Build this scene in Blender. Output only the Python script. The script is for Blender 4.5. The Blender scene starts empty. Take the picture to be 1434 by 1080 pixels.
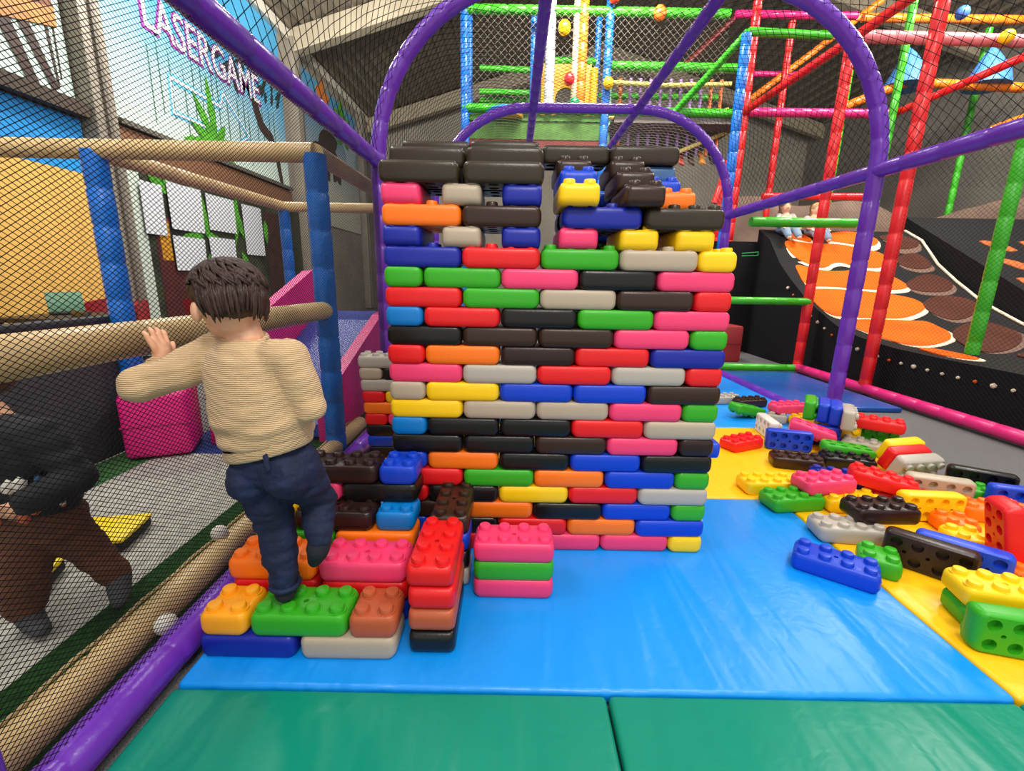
import bpy, bmesh, math, random
from mathutils import Vector, Matrix, Euler, noise
random.seed(7)
S = bpy.context.scene
COL = S.collection
R = math.radians

# ---------------------------------------------------------------- camera
cam_d = bpy.data.cameras.new('camera'); cam = bpy.data.objects.new('camera', cam_d); COL.objects.link(cam)
cam_d.sensor_fit = 'HORIZONTAL'; cam_d.sensor_width = 36.0
cam_d.lens = 36.0 * 633.0 / 1434.0
cam_d.clip_start = 0.02; cam_d.clip_end = 200
_p, _r = R(13.3), R(1.03)
_F = Vector((0, math.cos(_p), -math.sin(_p))); _u = Vector((0, math.sin(_p), math.cos(_p))); _x = Vector((1, 0, 0))
_R = math.cos(_r) * _x + math.sin(_r) * _u; _U = -math.sin(_r) * _x + math.cos(_r) * _u
m = Matrix((_R, _U, -_F)).transposed().to_4x4(); m.translation = (0, 0, 1.1625)
cam.matrix_world = m
S.camera = cam

# ---------------------------------------------------------------- world and lights
w = bpy.data.worlds.new('hall_light'); S.world = w; w.use_nodes = True
bg = w.node_tree.nodes['Background']; bg.inputs[0].default_value = (1.0, 0.965, 0.92, 1); bg.inputs[1].default_value = 0.72

def area(name, loc, target, size, size_y, power, col=(1, .95, .88)):
    l = bpy.data.lights.new(name, 'AREA'); l.shape = 'RECTANGLE'; l.size = size; l.size_y = size_y; l.energy = power; l.color = col
    o = bpy.data.objects.new(name, l); COL.objects.link(o); o.location = loc
    o.rotation_euler = (Vector(target) - Vector(loc)).to_track_quat('-Z', 'Y').to_euler()
    return o
area('unseen_hall_light', (0.6, -1.2, 4.6), (0.3, 1.8, 0.6), 1.6, 0.5, 95)
area('unseen_hall_light', (2.9, 1.2, 5.4), (1.8, 2.2, 0), 1.6, 0.5, 90)
area('unseen_hall_light', (-2.9, 1.0, 5.4), (-1.8, 2.0, 0), 1.6, 0.5, 90)
area('unseen_hall_light', (-3.6, 7.0, 5.9), (-4.8, 8.0, 1), 1.6, 0.5, 270)  # from here on: lights added to brighten the far hall, no fixtures
area('unseen_hall_light', (1.2, 7.4, 6.6), (1.4, 9.5, 2), 2.0, 0.5, 340)
area('unseen_hall_light', (5.6, 4.6, 5.6), (5.2, 6.6, 0.5), 1.6, 0.5, 120)
area('unseen_hall_light', (7.6, 7.2, 6.6), (7.4, 9.4, 2.5), 2.0, 0.5, 330)
area('unseen_hall_light', (-3.2, 9.0, 6.15), (-2.4, 15.0, 6.9), 1.6, 0.6, 150)  # added light aimed up so the roof does not go dark

S.view_settings.view_transform = 'Standard'; S.view_settings.look = 'None'
S.view_settings.gamma = 1.0; S.view_settings.use_curve_mapping = False
S.view_settings.exposure = 0.42

# ---------------------------------------------------------------- materials
def lin(c):
    return tuple(((v / 255) / 12.92 if v / 255 <= .04045 else ((v / 255 + .055) / 1.055) ** 2.4) for v in c) + (1,)

MATS = {}
def mat(name, rgb, rough=.45, bump=0, bscale=40, var=0, vscale=8, spec=.5, stretch=None, coat=0, metal=0, sheen=0, detail=3, transp=0):
    if name in MATS: return MATS[name]
    M = bpy.data.materials.new(name); M.use_nodes = True; nt = M.node_tree
    b = nt.nodes['Principled BSDF']
    b.inputs['Base Color'].default_value = lin(rgb); b.inputs['Roughness'].default_value = rough
    b.inputs['Specular IOR Level'].default_value = spec; b.inputs['Metallic'].default_value = metal
    b.inputs['Coat Weight'].default_value = coat; b.inputs['Sheen Weight'].default_value = sheen
    tc = nt.nodes.new('ShaderNodeTexCoord'); mp = nt.nodes.new('ShaderNodeMapping'); nt.links.new(tc.outputs['Object'], mp.inputs[0])
    if stretch: mp.inputs['Scale'].default_value = stretch
    if bump:
        n = nt.nodes.new('ShaderNodeTexNoise'); n.inputs['Scale'].default_value = bscale; n.inputs['Detail'].default_value = detail
        bp = nt.nodes.new('ShaderNodeBump'); bp.inputs['Strength'].default_value = bump; bp.inputs['Distance'].default_value = .02
        nt.links.new(mp.outputs[0], n.inputs[0]); nt.links.new(n.outputs[0], bp.inputs['Height']); nt.links.new(bp.outputs[0], b.inputs['Normal'])
    if var:
        n = nt.nodes.new('ShaderNodeTexNoise'); n.inputs['Scale'].default_value = vscale; n.inputs['Detail'].default_value = 4
        cr = nt.nodes.new('ShaderNodeMixRGB'); cr.blend_type = 'MULTIPLY'
        rp = nt.nodes.new('ShaderNodeValToRGB'); rp.color_ramp.elements[0].position = .35; rp.color_ramp.elements[1].position = .65
        k = 1 - var; rp.color_ramp.elements[0].color = (k, k, k, 1)
        cr.inputs[0].default_value = 1; cr.inputs[1].default_value = lin(rgb)
        nt.links.new(mp.outputs[0], n.inputs[0]); nt.links.new(n.outputs[0], rp.inputs[0]); nt.links.new(rp.outputs[0], cr.inputs[2])
        nt.links.new(cr.outputs[0], b.inputs['Base Color'])
    MATS[name] = M
    return M

BC = dict(red=(226, 24, 28), blue=(10, 62, 196), darkblue=(18, 36, 150), royal=(24, 70, 205), lightblue=(0, 118, 196), green=(52, 166, 28), yellow=(252, 204, 14),
          orange=(250, 118, 20), pink=(240, 62, 112), grey=(176, 168, 156), beige=(178, 162, 140), brown=(52, 33, 23), darkbrown=(42, 25, 22),
          amber=(252, 166, 22), black_warm_sheen=(50, 41, 27), black=(21, 19, 18), copper=(184, 88, 52), white=(214, 210, 200), steel=(66, 106, 150))  # upper black blocks get the roof's warm reflection painted into their base colour
def bm_(c):
    dark = c in ('black', 'brown', 'darkbrown', 'black_warm_sheen')
    return mat('block_' + c, BC[c], rough=.30 if dark else .38, bump=.05, bscale=160, spec=.38 if dark else .42)

# ---------------------------------------------------------------- helpers
def obj(name, me, material=None, parent=None):
    o = bpy.data.objects.new(name, me); COL.objects.link(o)
    if material is not None:
        if not me.materials: me.materials.append(None)
        o.material_slots[0].link = 'OBJECT'; o.material_slots[0].material = material
    if parent is not None: o.parent = parent
    return o
def tag(o, label=None, cat=None, group=None, kind=None):
    if label: o['label'] = label
    if cat: o['category'] = cat
    if group: o['group'] = group
    if kind: o['kind'] = kind
    return o
def empty(name, loc, label, cat, group=None):
    o = bpy.data.objects.new(name, None); COL.objects.link(o); o.location = loc; o.empty_display_size = .1
    return tag(o, label, cat, group)
def mesh(name, verts, faces, smooth=False, sharp=None):
    me = bpy.data.meshes.new(name); me.from_pydata([tuple(v) for v in verts], [], faces); me.update()
    bm = bmesh.new(); bm.from_mesh(me); bmesh.ops.recalc_face_normals(bm, faces=bm.faces); bm.to_mesh(me); bm.free()
    if smooth:
        for p in me.polygons: p.use_smooth = True
        if sharp: me.set_sharp_from_angle(angle=R(sharp))
    return me
def bm_mesh(name, bm, smooth=False, sharp=None):
    me = bpy.data.meshes.new(name); bmesh.ops.recalc_face_normals(bm, faces=bm.faces); bm.to_mesh(me); bm.free()
    if smooth:
        for p in me.polygons: p.use_smooth = True
        if sharp: me.set_sharp_from_angle(angle=R(sharp))
    return me
def box_bm(bm, c, s, bevel=0, seg=2, rot=None):
    r = bmesh.ops.create_cube(bm, size=1)
    vs = r['verts']
    for v in vs: v.co = Vector((v.co.x * s[0], v.co.y * s[1], v.co.z * s[2]))
    if bevel:
        es = list({e for v in vs for e in v.link_edges})
        r = bmesh.ops.bevel(bm, geom=es, offset=bevel, segments=seg, profile=.5, affect='EDGES')
        vs = list({v for f in r['faces'] for v in f.verts} | {v for v in vs if v.is_valid})
    for v in vs:
        if rot is not None: v.co = rot @ v.co
        v.co += Vector(c)
def box(name, c, s, material, parent=None, bevel=0, rot=None, seg=2, local=True):
    bm = bmesh.new(); box_bm(bm, (0, 0, 0), s, bevel, seg)
    o = obj(name, bm_mesh(name, bm, bevel > 0, 35), material, parent)
    o.location = c
    if rot: o.rotation_euler = rot
    return o
def frames(pts):
    out = []; n = len(pts)
    t0 = (pts[1] - pts[0]).normalized()
    a = Vector((0, 0, 1)) if abs(t0.z) < .9 else Vector((1, 0, 0))
    u = a.cross(t0).normalized()
    for i in range(n):
        if i == 0: t = t0
        elif i == n - 1: t = (pts[-1] - pts[-2]).normalized()
        else: t = ((pts[i + 1] - pts[i]).normalized() + (pts[i] - pts[i - 1]).normalized()).normalized()
        u = (u - t * u.dot(t)).normalized()
        out.append((pts[i], u, t.cross(u)))
    return out
def sweep(pts, radii, seg=12, V=None, F=None, caps=True):
    pts = [Vector(p) for p in pts]
    V = [] if V is None else V; F = [] if F is None else F
    base = len(V); fr = frames(pts)
    for (p, u, v), r in zip(fr, radii):
        for k in range(seg):
            a = 2 * math.pi * k / seg
            V.append(p + (u * math.cos(a) + v * math.sin(a)) * r)
    for i in range(len(pts) - 1):
        for k in range(seg):
            k2 = (k + 1) % seg
            F.append((base + i * seg + k, base + i * seg + k2, base + (i + 1) * seg + k2, base + (i + 1) * seg + k))
    if caps:
        F.append(tuple(base + k for k in range(seg))[::-1]); F.append(tuple(base + (len(pts) - 1) * seg + k for k in range(seg)))
    return V, F
def tube(name, pts, r, material, parent=None, seg=14, sleeve=.30, origin=None):
    """padded tube: vinyl sleeve pinched at its seams"""
    pts = [Vector(p) for p in pts]
    if origin is None: origin = parent.matrix_world.translation if False else Vector((0, 0, 0))
    P, Rr = [], []; acc = 0.0; nxt = sleeve * .5
    P.append(pts[0]); Rr.append(r)
    for a, b in zip(pts, pts[1:]):
        L = (b - a).length; d = (b - a) / L; s = 0
        while nxt - acc < L:
            q = nxt - acc
            if q > .02 and q < L - .02:
                P += [a + d * (q - .014), a + d * q, a + d * (q + .014)]; Rr += [r, r * .90, r]
            nxt += sleeve
        acc += L
        P.append(b); Rr.append(r)
    V, F = sweep([p - origin for p in P], Rr, seg)
    return obj(name, mesh(name, V, F, True, 50), material, parent)
def bez(p0, p1, p2, n=10):
    p0, p1, p2 = Vector(p0), Vector(p1), Vector(p2)
    return [p0 * (1 - t) ** 2 + p1 * 2 * t * (1 - t) + p2 * t * t for t in [i / n for i in range(n + 1)]]
def threads(name, lines, r, material, parent=None):
    V, F = [], []
    for L in lines: sweep(L, [r] * len(L), 3, V, F, caps=False)
    me = bpy.data.meshes.new(name); me.from_pydata([tuple(v) for v in V], [], F); me.update()
    return obj(name, me, material, parent)
def diag_lines(a0, a1, b0, b1, ang, step, f, n=1):
    """two families of straight threads over a rectangle (a,b); f maps (a,b) to a point; n = pieces per line"""
    out = []
    t = math.tan(R(ang)); vs = step / math.cos(R(ang))
    for sg in (1, -1):
        lo = b0 - (a1 - a0) * t if sg > 0 else b0
        hi = b1 if sg > 0 else b1 + (a1 - a0) * t
        c = lo + vs * .5
        while c < hi:
            s0, s1 = a0, a1
            # b = c + sg*t*(a-a0)
            if sg > 0:
                s0 = max(s0, a0 + (b0 - c) / t); s1 = min(s1, a0 + (b1 - c) / t)
            else:
                s0 = max(s0, a0 + (c - b1) / t); s1 = min(s1, a0 + (c - b0) / t)
            if s1 - s0 > .01:
                k = max(1, int(math.ceil((s1 - s0) / (a1 - a0) * n)))
                out.append([f(s0 + (s1 - s0) * i / k, c + sg * t * (s0 + (s1 - s0) * i / k - a0)) for i in range(k + 1)])
            c += vs
    return out
def icos(name, r, material, parent=None, loc=(0, 0, 0), sub=2, sc=(1, 1, 1)):
    bm = bmesh.new(); bmesh.ops.create_icosphere(bm, subdivisions=sub, radius=r)
    for v in bm.verts: v.co = Vector((v.co.x * sc[0], v.co.y * sc[1], v.co.z * sc[2]))
    o = obj(name, bm_mesh(name, bm, True), material, parent); o.location = loc
    return o
def poly_plate(name, pts, thick, f, material, parent=None):
    """flat outline with thickness; f maps (u,v,h) to a point"""
    n = len(pts); V = [f(u, v, 0) for u, v in pts] + [f(u, v, thick) for u, v in pts]
    F = [tuple(range(n))[::-1], tuple(range(n, 2 * n))] + [(i, (i + 1) % n, n + (i + 1) % n, n + i) for i in range(n)]
    return obj(name, mesh(name, V, F), material, parent)

# ---------------------------------------------------------------- the setting
def struct(o): return tag(o, kind='structure')
carpet = mat('carpet', (138, 136, 136), .95, bump=.6, bscale=300, var=.5, vscale=220, spec=.1)
struct(box('floor', (2.5, 9.0, -.06), (18, 22, .10), carpet))
painted = mat('painted_wall', (150, 143, 130), .8, var=.15, vscale=1.2)
cream = mat('cream_wall', (226, 180, 92), .7, var=.12, vscale=6, stretch=(1, 1, .1))
struct(box('wall_left', (-5.6, 9.3, 3.3), (.2, 20.6, 6.8), painted))
struct(box('wall_back', (2.6, 19.2, 4.6), (17.4, .2, 9.4), mat('back_wall', (168, 160, 146), .85, var=.2, vscale=.8)))
struct(box('wall_right', (11.3, 9.3, 3.6), (.2, 20.6, 7.4), mat('right_wall', (136, 130, 120), .85, var=.2, vscale=.8)))
# roof: corrugated sheet rising from the left eave to the ridge, ribs running away from the camera
roofm = mat('roof_sheet', (128, 118, 102), .7, var=.2, vscale=2)
V, F = [], []
x = -5.6; k = 0
prof = []
def roof_z(x): return 6.75 + .30 * (x + 5.6) if x < 3 else 6.75 + .30 * 8.6 - .30 * (x - 3)
while x < 11.4:
    for dx, dz in ((0, 0), (.20, 0), (.225, .05), (.275, .05)): prof.append((x + dx, roof_z(x + dx) - dz))
    x += .30
for y in (5.2, 19.3):
    for px, pz in prof: V.append((px, y, pz))
n = len(prof)
F = [(i, i + 1, n + i + 1, n + i) for i in range(n - 1)]
ceil = struct(obj('ceiling', mesh('ceiling', V, F), roofm))
sol = ceil.modifiers.new('thickness', 'SOLIDIFY'); sol.thickness = .02; sol.offset = 1
beamm = mat('roof_beam', (176, 164, 140), .7, var=.12, vscale=3)
for y, dz in ((7.9, 0.0), (12.3, 0.0), (18.3, 0.0)):
    V = []; F = []
    for xx in (-5.5, 3.0, 11.2):
        for yy in (-.11, .11):
            for zz in (-.52, -.06): V.append((xx, y + yy, roof_z(xx) + zz + dz))
    for s in (0, 4): F += [(s, s + 1, s + 5, s + 4), (s + 2, s + 3, s + 7, s + 6), (s, s + 2, s + 6, s + 4), (s + 1, s + 3, s + 7, s + 5)]
    F += [(0, 1, 3, 2), (8, 9, 11, 10)]
    b = struct(obj('trim_%d' % (1 + int(y)), mesh('roof_beam', V, F), beamm))
    box('flange', (-1, y, roof_z(-1) - .54), (9.1, .30, .04), beamm, None, rot=(0, -math.atan(.30), 0)).parent = b
# wall columns, eave strip and ledges on the left wall
steelm = mat('column_grey', (140, 132, 118), .6, var=.15, vscale=3)
for y in (6.45, 12.3, 17.2):
    c = struct(box('trim_1', (-5.40, y, 3.3), (.24, .34, 6.6), steelm, bevel=.01))
    box('web', (.06, 0, 0), (.20, .06, 6.55), mat('column_web', (108, 102, 92), .6), c)
struct(box('trim_2', (-5.44, 11.5, 6.62), (.16, 15.2, .22), mat('eave_white', (214, 208, 192), .6)))
struct(box('trim_3', (-5.42, 4.0, 3.10), (.20, 4.5, .16), mat('ledge_brown', (66, 54, 42), .7)))

# ---------------------------------------------------------------- left wall: paint, mural, writing
WX = -5.49
def on_wall(u, v, h): return Vector((WX + h, u, v))
def paint_trim(nm, y0, y1, z0, z1, m_, h=.03): return struct(box(nm, (WX + h / 2, (y0 + y1) / 2, (z0 + z1) / 2), (h, y1 - y0, z1 - z0), m_))
paint_trim('trim_4', .8, 6.24, 0, 2.36, cream)
paint_trim('trim_5', .8, 6.24, 2.36, 3.0, mat('sky_blue_paint', (22, 140, 214), .6))
def mural_sky(name, c1, c2, z0, z1):
    M = mat(name, c1, .6); nt = M.node_tree; b = nt.nodes['Principled BSDF']
    tc = nt.nodes.new('ShaderNodeTexCoord'); sp = nt.nodes.new('ShaderNodeSeparateXYZ'); mr = nt.nodes.new('ShaderNodeMapRange')
    nz = nt.nodes.new('ShaderNodeTexNoise'); nz.inputs['Scale'].default_value = 1.3; ad = nt.nodes.new('ShaderNodeMath'); ad.operation = 'MULTIPLY_ADD'; ad.inputs[1].default_value = 1.0
    mx = nt.nodes.new('ShaderNodeMixRGB'); mx.inputs[1].default_value = lin(c1); mx.inputs[2].default_value = lin(c2)
    nt.links.new(tc.outputs['Object'], sp.inputs[0]); nt.links.new(tc.outputs['Object'], nz.inputs[0])
    nt.links.new(nz.outputs[0], ad.inputs[0]); nt.links.new(sp.outputs[2], ad.inputs[2])
    mr.inputs[1].default_value = z0 + .5; mr.inputs[2].default_value = z1 + .5
    nt.links.new(ad.outputs[0], mr.inputs[0]); nt.links.new(mr.outputs[0], mx.inputs[0]); nt.links.new(mx.outputs[0], b.inputs['Base Color'])
    return M
def text_mesh(s, size, extr=.004, offset=0.0):
    cu = bpy.data.curves.new('lettering', 'FONT'); cu.body = s; cu.size = size; cu.extrude = extr; cu.offset = offset; cu.resolution_u = 3
    o = bpy.data.objects.new('lettering', cu); COL.objects.link(o)
    dg = bpy.context.evaluated_depsgraph_get(); me = bpy.data.meshes.new_from_object(o.evaluated_get(dg))
    bpy.data.objects.remove(o); return me
def wall_text(s, y0, y1, zb, hgt, m_, parent, h, offset=0.0):
    me = text_mesh(s, 1.0, .004, offset)
    xs = [v.co.x for v in me.vertices]; ys = [v.co.y for v in me.vertices]
    sx = (y1 - y0) / (max(xs) - min(xs)); sy = hgt / (max(ys) - min(ys)); x0, yb = min(xs), min(ys)
    for v in me.vertices: v.co = Vector((v.co.z, (v.co.x - x0) * sx + y0, (v.co.y - yb) * sy + zb))
    me.materials.clear()
    o = obj('lettering', me, m_, parent); o.location = Vector((WX + h, 0, 0)) - parent.location
    return o
whitep = mat('white_paint', (236, 232, 236), .6); purplep = mat('purple_paint', (128, 52, 134), .6); blackp = mat('black_paint', (26, 26, 28), .6)
leafp = mat('leaf_paint', (84, 168, 44), .6, var=.4, vscale=5); trunkp = mat('trunk_paint', (66, 48, 42), .6, var=.3, vscale=6)
mu = empty('mural', (WX, 9.2, 3.2), 'light blue jungle mural with LASERGAME lettering and an outlined arrow on the side wall', 'mural')
def mpart(name, pts, m_, h, th=.006, par=None):
    par = par or mu
    o = poly_plate(name, pts, th, lambda u, v, q: Vector((WX + h + q, u, v)) - par.location, m_, par); return o
mpart('panel', [(6.75, 3.22), (11.75, 3.22), (11.75, 6.5), (6.75, 6.5)], mural_sky('mural_sky', (206, 226, 212), (70, 160, 206), .2, 1.8), .0, .02)
wall_text('LASERGAME', 7.55, 10.75, 4.62, .58, purplep, mu, .024, .035)
wall_text('LASERGAME', 7.60, 10.70, 4.66, .52, whitep, mu, .034)
wall_text('JUNGLE', 8.5, 10.7, 5.32, .56, whitep, mu, .024, .03)
wall_text('JUNGLE', 8.55, 10.65, 5.36, .48, blackp, mu, .034)
arrow = [(8.0, 4.15), (9.25, 4.15), (9.38, 4.42), (10.15, 3.88), (9.30, 3.44), (9.24, 3.68), (7.98, 3.64)]
glow = mat('arrow_halo', (96, 186, 226), .6)
for wd, m_, h in ((.075, glow, .024), (.026, whitep, .036)):
    V, F = sweep([Vector((0, y, z)) for y, z in arrow + arrow[:2]], [wd] * 9, 4, caps=False)
    o = obj('arrow_outline', mesh('arrow_outline', [Vector((v.x * .08, v.y, v.z)) for v in V], F), m_, mu); o.location = Vector((WX + h, 0, 0)) - mu.location
def leaf(cy, cz, L, ang, wd, m_, h, par=None):
    d = Vector((math.cos(R(ang)), math.sin(R(ang)))); nn = Vector((-d.y, d.x)); pts = []
    prof = [(0, .0), (.12, .5), (.3, .9), (.42, .7), (.5, 1), (.65, .65), (.72, .75), (.88, .3), (1, 0)]
    for t, k in prof: pts.append(tuple(Vector((cy, cz)) + d * L * t + nn * wd * k))
    for t, k in prof[::-1][1:-1]: pts.append(tuple(Vector((cy, cz)) + d * L * t - nn * wd * k))
    return mpart('leaf', pts, m_, h, .005, par)
for a, L in ((20, .7), (55, .55), (95, 1.15), (125, .9), (160, .7), (185, .9), (-20, .6)):
    leaf(9.0, 3.4, L, a, .10, leafp, .036 + a * .00002)
mpart('trunk', [(10.35, 4.7), (10.55, 4.72), (10.75, 4.35), (11.1, 4.2), (11.3, 3.9), (11.42, 3.24), (11.28, 3.24), (11.12, 3.85), (10.95, 4.02), (10.6, 4.15), (10.42, 4.45)], trunkp, .03)
for i in range(16):
    y = 7.6 + i * .24 + random.uniform(-.08, .08); z = random.uniform(3.3, 3.8)
    mpart('vine', [(y, z), (y + .02, z), (y + .035, z + random.uniform(.7, 1.2)), (y + .015, z + 1.1)], mat('vine_paint', (70, 104, 86), .6), .022)
for i in range(26):
    leaf(9.0 + random.uniform(-.3, 2.7), 5.0 + random.uniform(-.05, .45), random.uniform(.2, .5), random.uniform(200, 340), .06, mat('dark_leaf_paint', (40, 52, 46), .6), .018 + random.uniform(0, .003))
# second mural further along and the pale branch mural above the blue paint
mu2 = empty('mural', (WX, 3.5, 3.2), 'pale mint wall mural of dark jungle branches above the blue painted band', 'mural')
mpart('panel', [(1.2, 3.2), (6.24, 3.2), (6.24, 6.2), (1.2, 6.2)], mat('mint_paint', (196, 222, 208), .6, var=.1), 0, .02, mu2)
for a, b, wd in (((4.9, 5.2), (5.75, 3.2), .09), ((5.2, 5.0), (6.0, 3.25), .07), ((5.0, 4.3), (5.7, 4.25), .05), ((4.6, 4.5), (5.2, 4.0), .06), ((5.6, 5.0), (5.9, 4.4), .03), ((5.95, 5.2), (6.05, 3.3), .02), ((6.12, 5.2), (6.1, 3.4), .012), ((4.4, 3.5), (5.1, 4.0), .06), ((5.3, 3.6), (5.9, 4.0), .02)):
    a, b = Vector(a), Vector(b); d = (b - a).normalized(); nn = Vector((-d.y, d.x)) * wd
    mpart('branch', [tuple(a + nn), tuple((a + b) / 2 + nn * 1.4 + d * .05), tuple(b + nn * .7), tuple(b - nn * .7), tuple((a + b) / 2 - nn * .8), tuple(a - nn)], trunkp, .022 + wd * .05, .005, mu2)
mpart('treehouse_plank', [(5.0, 3.62), (6.15, 3.96), (6.15, 4.16), (5.0, 3.86)], mat('plank_paint', (188, 128, 66), .6, var=.3), .035, .006, mu2)
mpart('treehouse_shade', [(5.0, 3.86), (6.15, 4.16), (6.1, 4.30), (5.0, 4.2)], mat('plank_dark_paint', (110, 62, 40), .6, var=.3), .036, .006, mu2)
mu3 = empty('mural', (WX, 14.6, 3.0), 'far jungle mural with a dark dragon shape beyond the second column', 'mural')
mpart('panel', [(12.75, 2.6), (16.9, 2.6), (16.9, 6.3), (12.75, 6.3)], mural_sky('mural_sky_far', (196, 196, 180), (80, 150, 190), .5, 2.6), 0, .02, mu3)
for (cy, cz), rr, m_ in (((13.9, 4.4), .55, trunkp), ((14.5, 4.9), .5, trunkp), ((14.9, 4.3), .4, trunkp), ((15.6, 5.7), .6, leafp), ((14.2, 6.0), .4, mat('orange_paint', (206, 120, 50), .6)), ((16.2, 5.0), .5, mat('white_blue_paint', (180, 200, 214), .6))):
    mpart('painted_shape', [(cy + rr * (1 + .25 * math.sin(5 * t)) * math.cos(t), cz + rr * (1 + .25 * math.sin(5 * t)) * math.sin(t)) for t in [i * math.pi / 10 for i in range(20)]], m_, .022 + rr * .01, .005, mu3)
# window band: lintel, brown sill board, then the jungle print underneath
struct(box('trim_6', (-5.42, 9.2, 3.16), (.16, 4.9, .07), mat('lintel', (92, 88, 80), .6)))
struct(box('trim_7', (-5.44, 9.2, 2.92), (.10, 4.9, .36), mat('brown_board', (126, 88, 62), .6, var=.2)))
mu4 = empty('mural', (WX, 9.2, 0), 'dark green jungle photo print on the wall behind the hanging paper sheets', 'mural')
jung = mat('jungle_print', (60, 66, 44), .6, var=.75, vscale=2.2)
mpart('panel', [(6.72, 0.0), (12.1, 0.0), (12.1, 2.72), (6.72, 2.72)], jung, 0, .02, mu4)
mpart('pale_strip', [(6.72, 0.0), (7.05, 0.0), (7.05, 2.72), (6.72, 2.72)], mat('pale_strip', (188, 200, 186), .6), .021, .004, mu4)
mpart('red_door_print', [(7.2, .3), (7.75, .3), (7.75, 2.0), (7.2, 2.0)], mat('red_print', (84, 30, 30), .6, var=.3), .022, .004, mu4)
mpart('yellow_print', [(7.28, 1.35), (7.5, 1.35), (7.5, 1.95), (7.28, 1.95)], mat('yellow_print', (200, 140, 30), .6, var=.4, vscale=20), .027, .003, mu4)
mpart('black_print', [(7.5, 1.45), (7.75, 1.45), (7.75, 1.93), (7.5, 1.93)], blackp, .027, .003, mu4)
mpart('totem_print', [(10.4, .4), (11.5, .4), (11.5, 2.5), (10.4, 2.5)], mat('totem_print', (66, 34, 28), .6, var=.5, vscale=5), .022, .004, mu4)
mpart('grass_print', [(7.8, 0), (12.1, 0), (12.1, .55), (7.8, .42)], mat('grass_print', (112, 142, 40), .6, var=.4, vscale=6), .023, .004, mu4)
for y, z, L, a in ((7.2, 2.6, .5, -30), (7.5, 2.7, .7, -60), (8.3, 2.6, .9, -80), (8.2, 2.6, .5, -120), (9.4, 2.6, .9, -100), (9.3, 2.5, .7, -70), (8.35, 1.85, .6, -20), (8.3, 1.8, .6, 190), (9.4, 1.6, .7, -60), (10.4, 2.3, .5, -90), (8.4, 1.5, .6, -90)):
    leaf(y, z, L, a, .10, leafp, .03 + y * .0003, mu4)
paper = mat('paper', (206, 208, 214), .7, bump=.2, bscale=3)
sheets = [((6.98, 1.72), (7.42, 2.46), 'large white paper sheet hanging next to the pale wall strip'), ((7.52, 1.84), (8.32, 2.55), 'white paper sheet in the upper row, directly above the sheet by the red print'),
          ((8.45, 1.92), (9.25, 2.53), 'white paper sheet in the upper row beside the narrow tall sheet'), ((7.5, 1.20), (8.26, 1.74), 'white paper sheet in the lower row beside the dark red print'),
          ((8.4, 1.28), (9.15, 1.80), 'white paper sheet in the lower row below the narrow gap of green leaves'), ((9.55, 1.55), (10.22, 2.52), 'tall white paper sheet beside the brown totem print')]
for (y0, z0), (y1, z1), lb in sheets:
    V = []; n = 5
    for q in (0, .004):
        for i in range(n):
            t = i / (n - 1); V += [(q + .012 * math.sin(t * 5 + y0), y0 + (y1 - y0) * t - y0, 0), (q + .012 * math.sin(t * 5 + 1 + y0), y0 + (y1 - y0) * t - y0, z1 - z0)]
    F = [(2 * i, 2 * i + 1, 2 * i + 3, 2 * i + 2) for i in range(n - 1)] + [(2 * n + 2 * i, 2 * n + 2 * i + 2, 2 * n + 2 * i + 3, 2 * n + 2 * i + 1) for i in range(n - 1)]
    o = obj('paper_sheet', mesh('paper_sheet', V, F), paper); o.location = (WX + .055, y0, z0)
    tag(o, lb, 'paper', 'paper sheets on the jungle print')

# ---------------------------------------------------------------- soft floor mats
def vinyl(name, rgb, rough=.36):
    M = mat(name, rgb, rough, spec=.5); nt = M.node_tree; b = nt.nodes['Principled BSDF']
    tc = nt.nodes.new('ShaderNodeTexCoord')
    last = None
    for sc, rot, st, strg in ((1.6, .6, (1, .28, 1), .55), (2.6, -.5, (1, .16, 1), .42), (9, .2, (1, 1, 1), .05)):
        mp = nt.nodes.new('ShaderNodeMapping'); mp.inputs['Rotation'].default_value = (0, 0, rot); mp.inputs['Scale'].default_value = st
        n = nt.nodes.new('ShaderNodeTexNoise'); n.inputs['Scale'].default_value = sc * 2; n.inputs['Detail'].default_value = 2; n.inputs['Distortion'].default_value = .6
        bp = nt.nodes.new('ShaderNodeBump'); bp.inputs['Strength'].default_value = strg; bp.inputs['Distance'].default_value = .05
        nt.links.new(tc.outputs['Object'], mp.inputs[0]); nt.links.new(mp.outputs[0], n.inputs[0]); nt.links.new(n.outputs[0], bp.inputs['Height'])
        if last: nt.links.new(last.outputs[0], bp.inputs['Normal'])
        last = bp
    nt.links.new(last.outputs[0], b.inputs['Normal'])
    return M
v_blue = vinyl('blue_vinyl', (4, 140, 232)); v_green = vinyl('green_vinyl', (0, 136, 112)); v_yellow = vinyl('yellow_vinyl', (252, 192, 8), .4)
def floor_mat(x0, x1, y0, y1, m_, label):
    bm = bmesh.new(); box_bm(bm, (0, 0, 0), (x1 - x0 - .006, y1 - y0 - .006, .05), .016, 3)
    o = obj('floor_mat', bm_mesh('floor_mat', bm, True, 35), m_); o.location = ((x0 + x1) / 2, (y0 + y1) / 2, -.025)
    return tag(o, label, 'mat', 'soft vinyl floor mats')
for f_ in [o for o in COL.objects if o.name == 'floor']: f_.location.z -= .04
floor_mat(-.965, .29, .22, 1.07, v_green, 'green vinyl floor mat in front of the stepped blocks and the boy')
floor_mat(.29, 1.475, .22, 1.07, v_green, 'green vinyl floor mat in front of the open stretch of blue mat')
floor_mat(1.475, 2.70, .22, 1.07, v_green, 'green vinyl floor mat touching the corner of the yellow strip')
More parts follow.
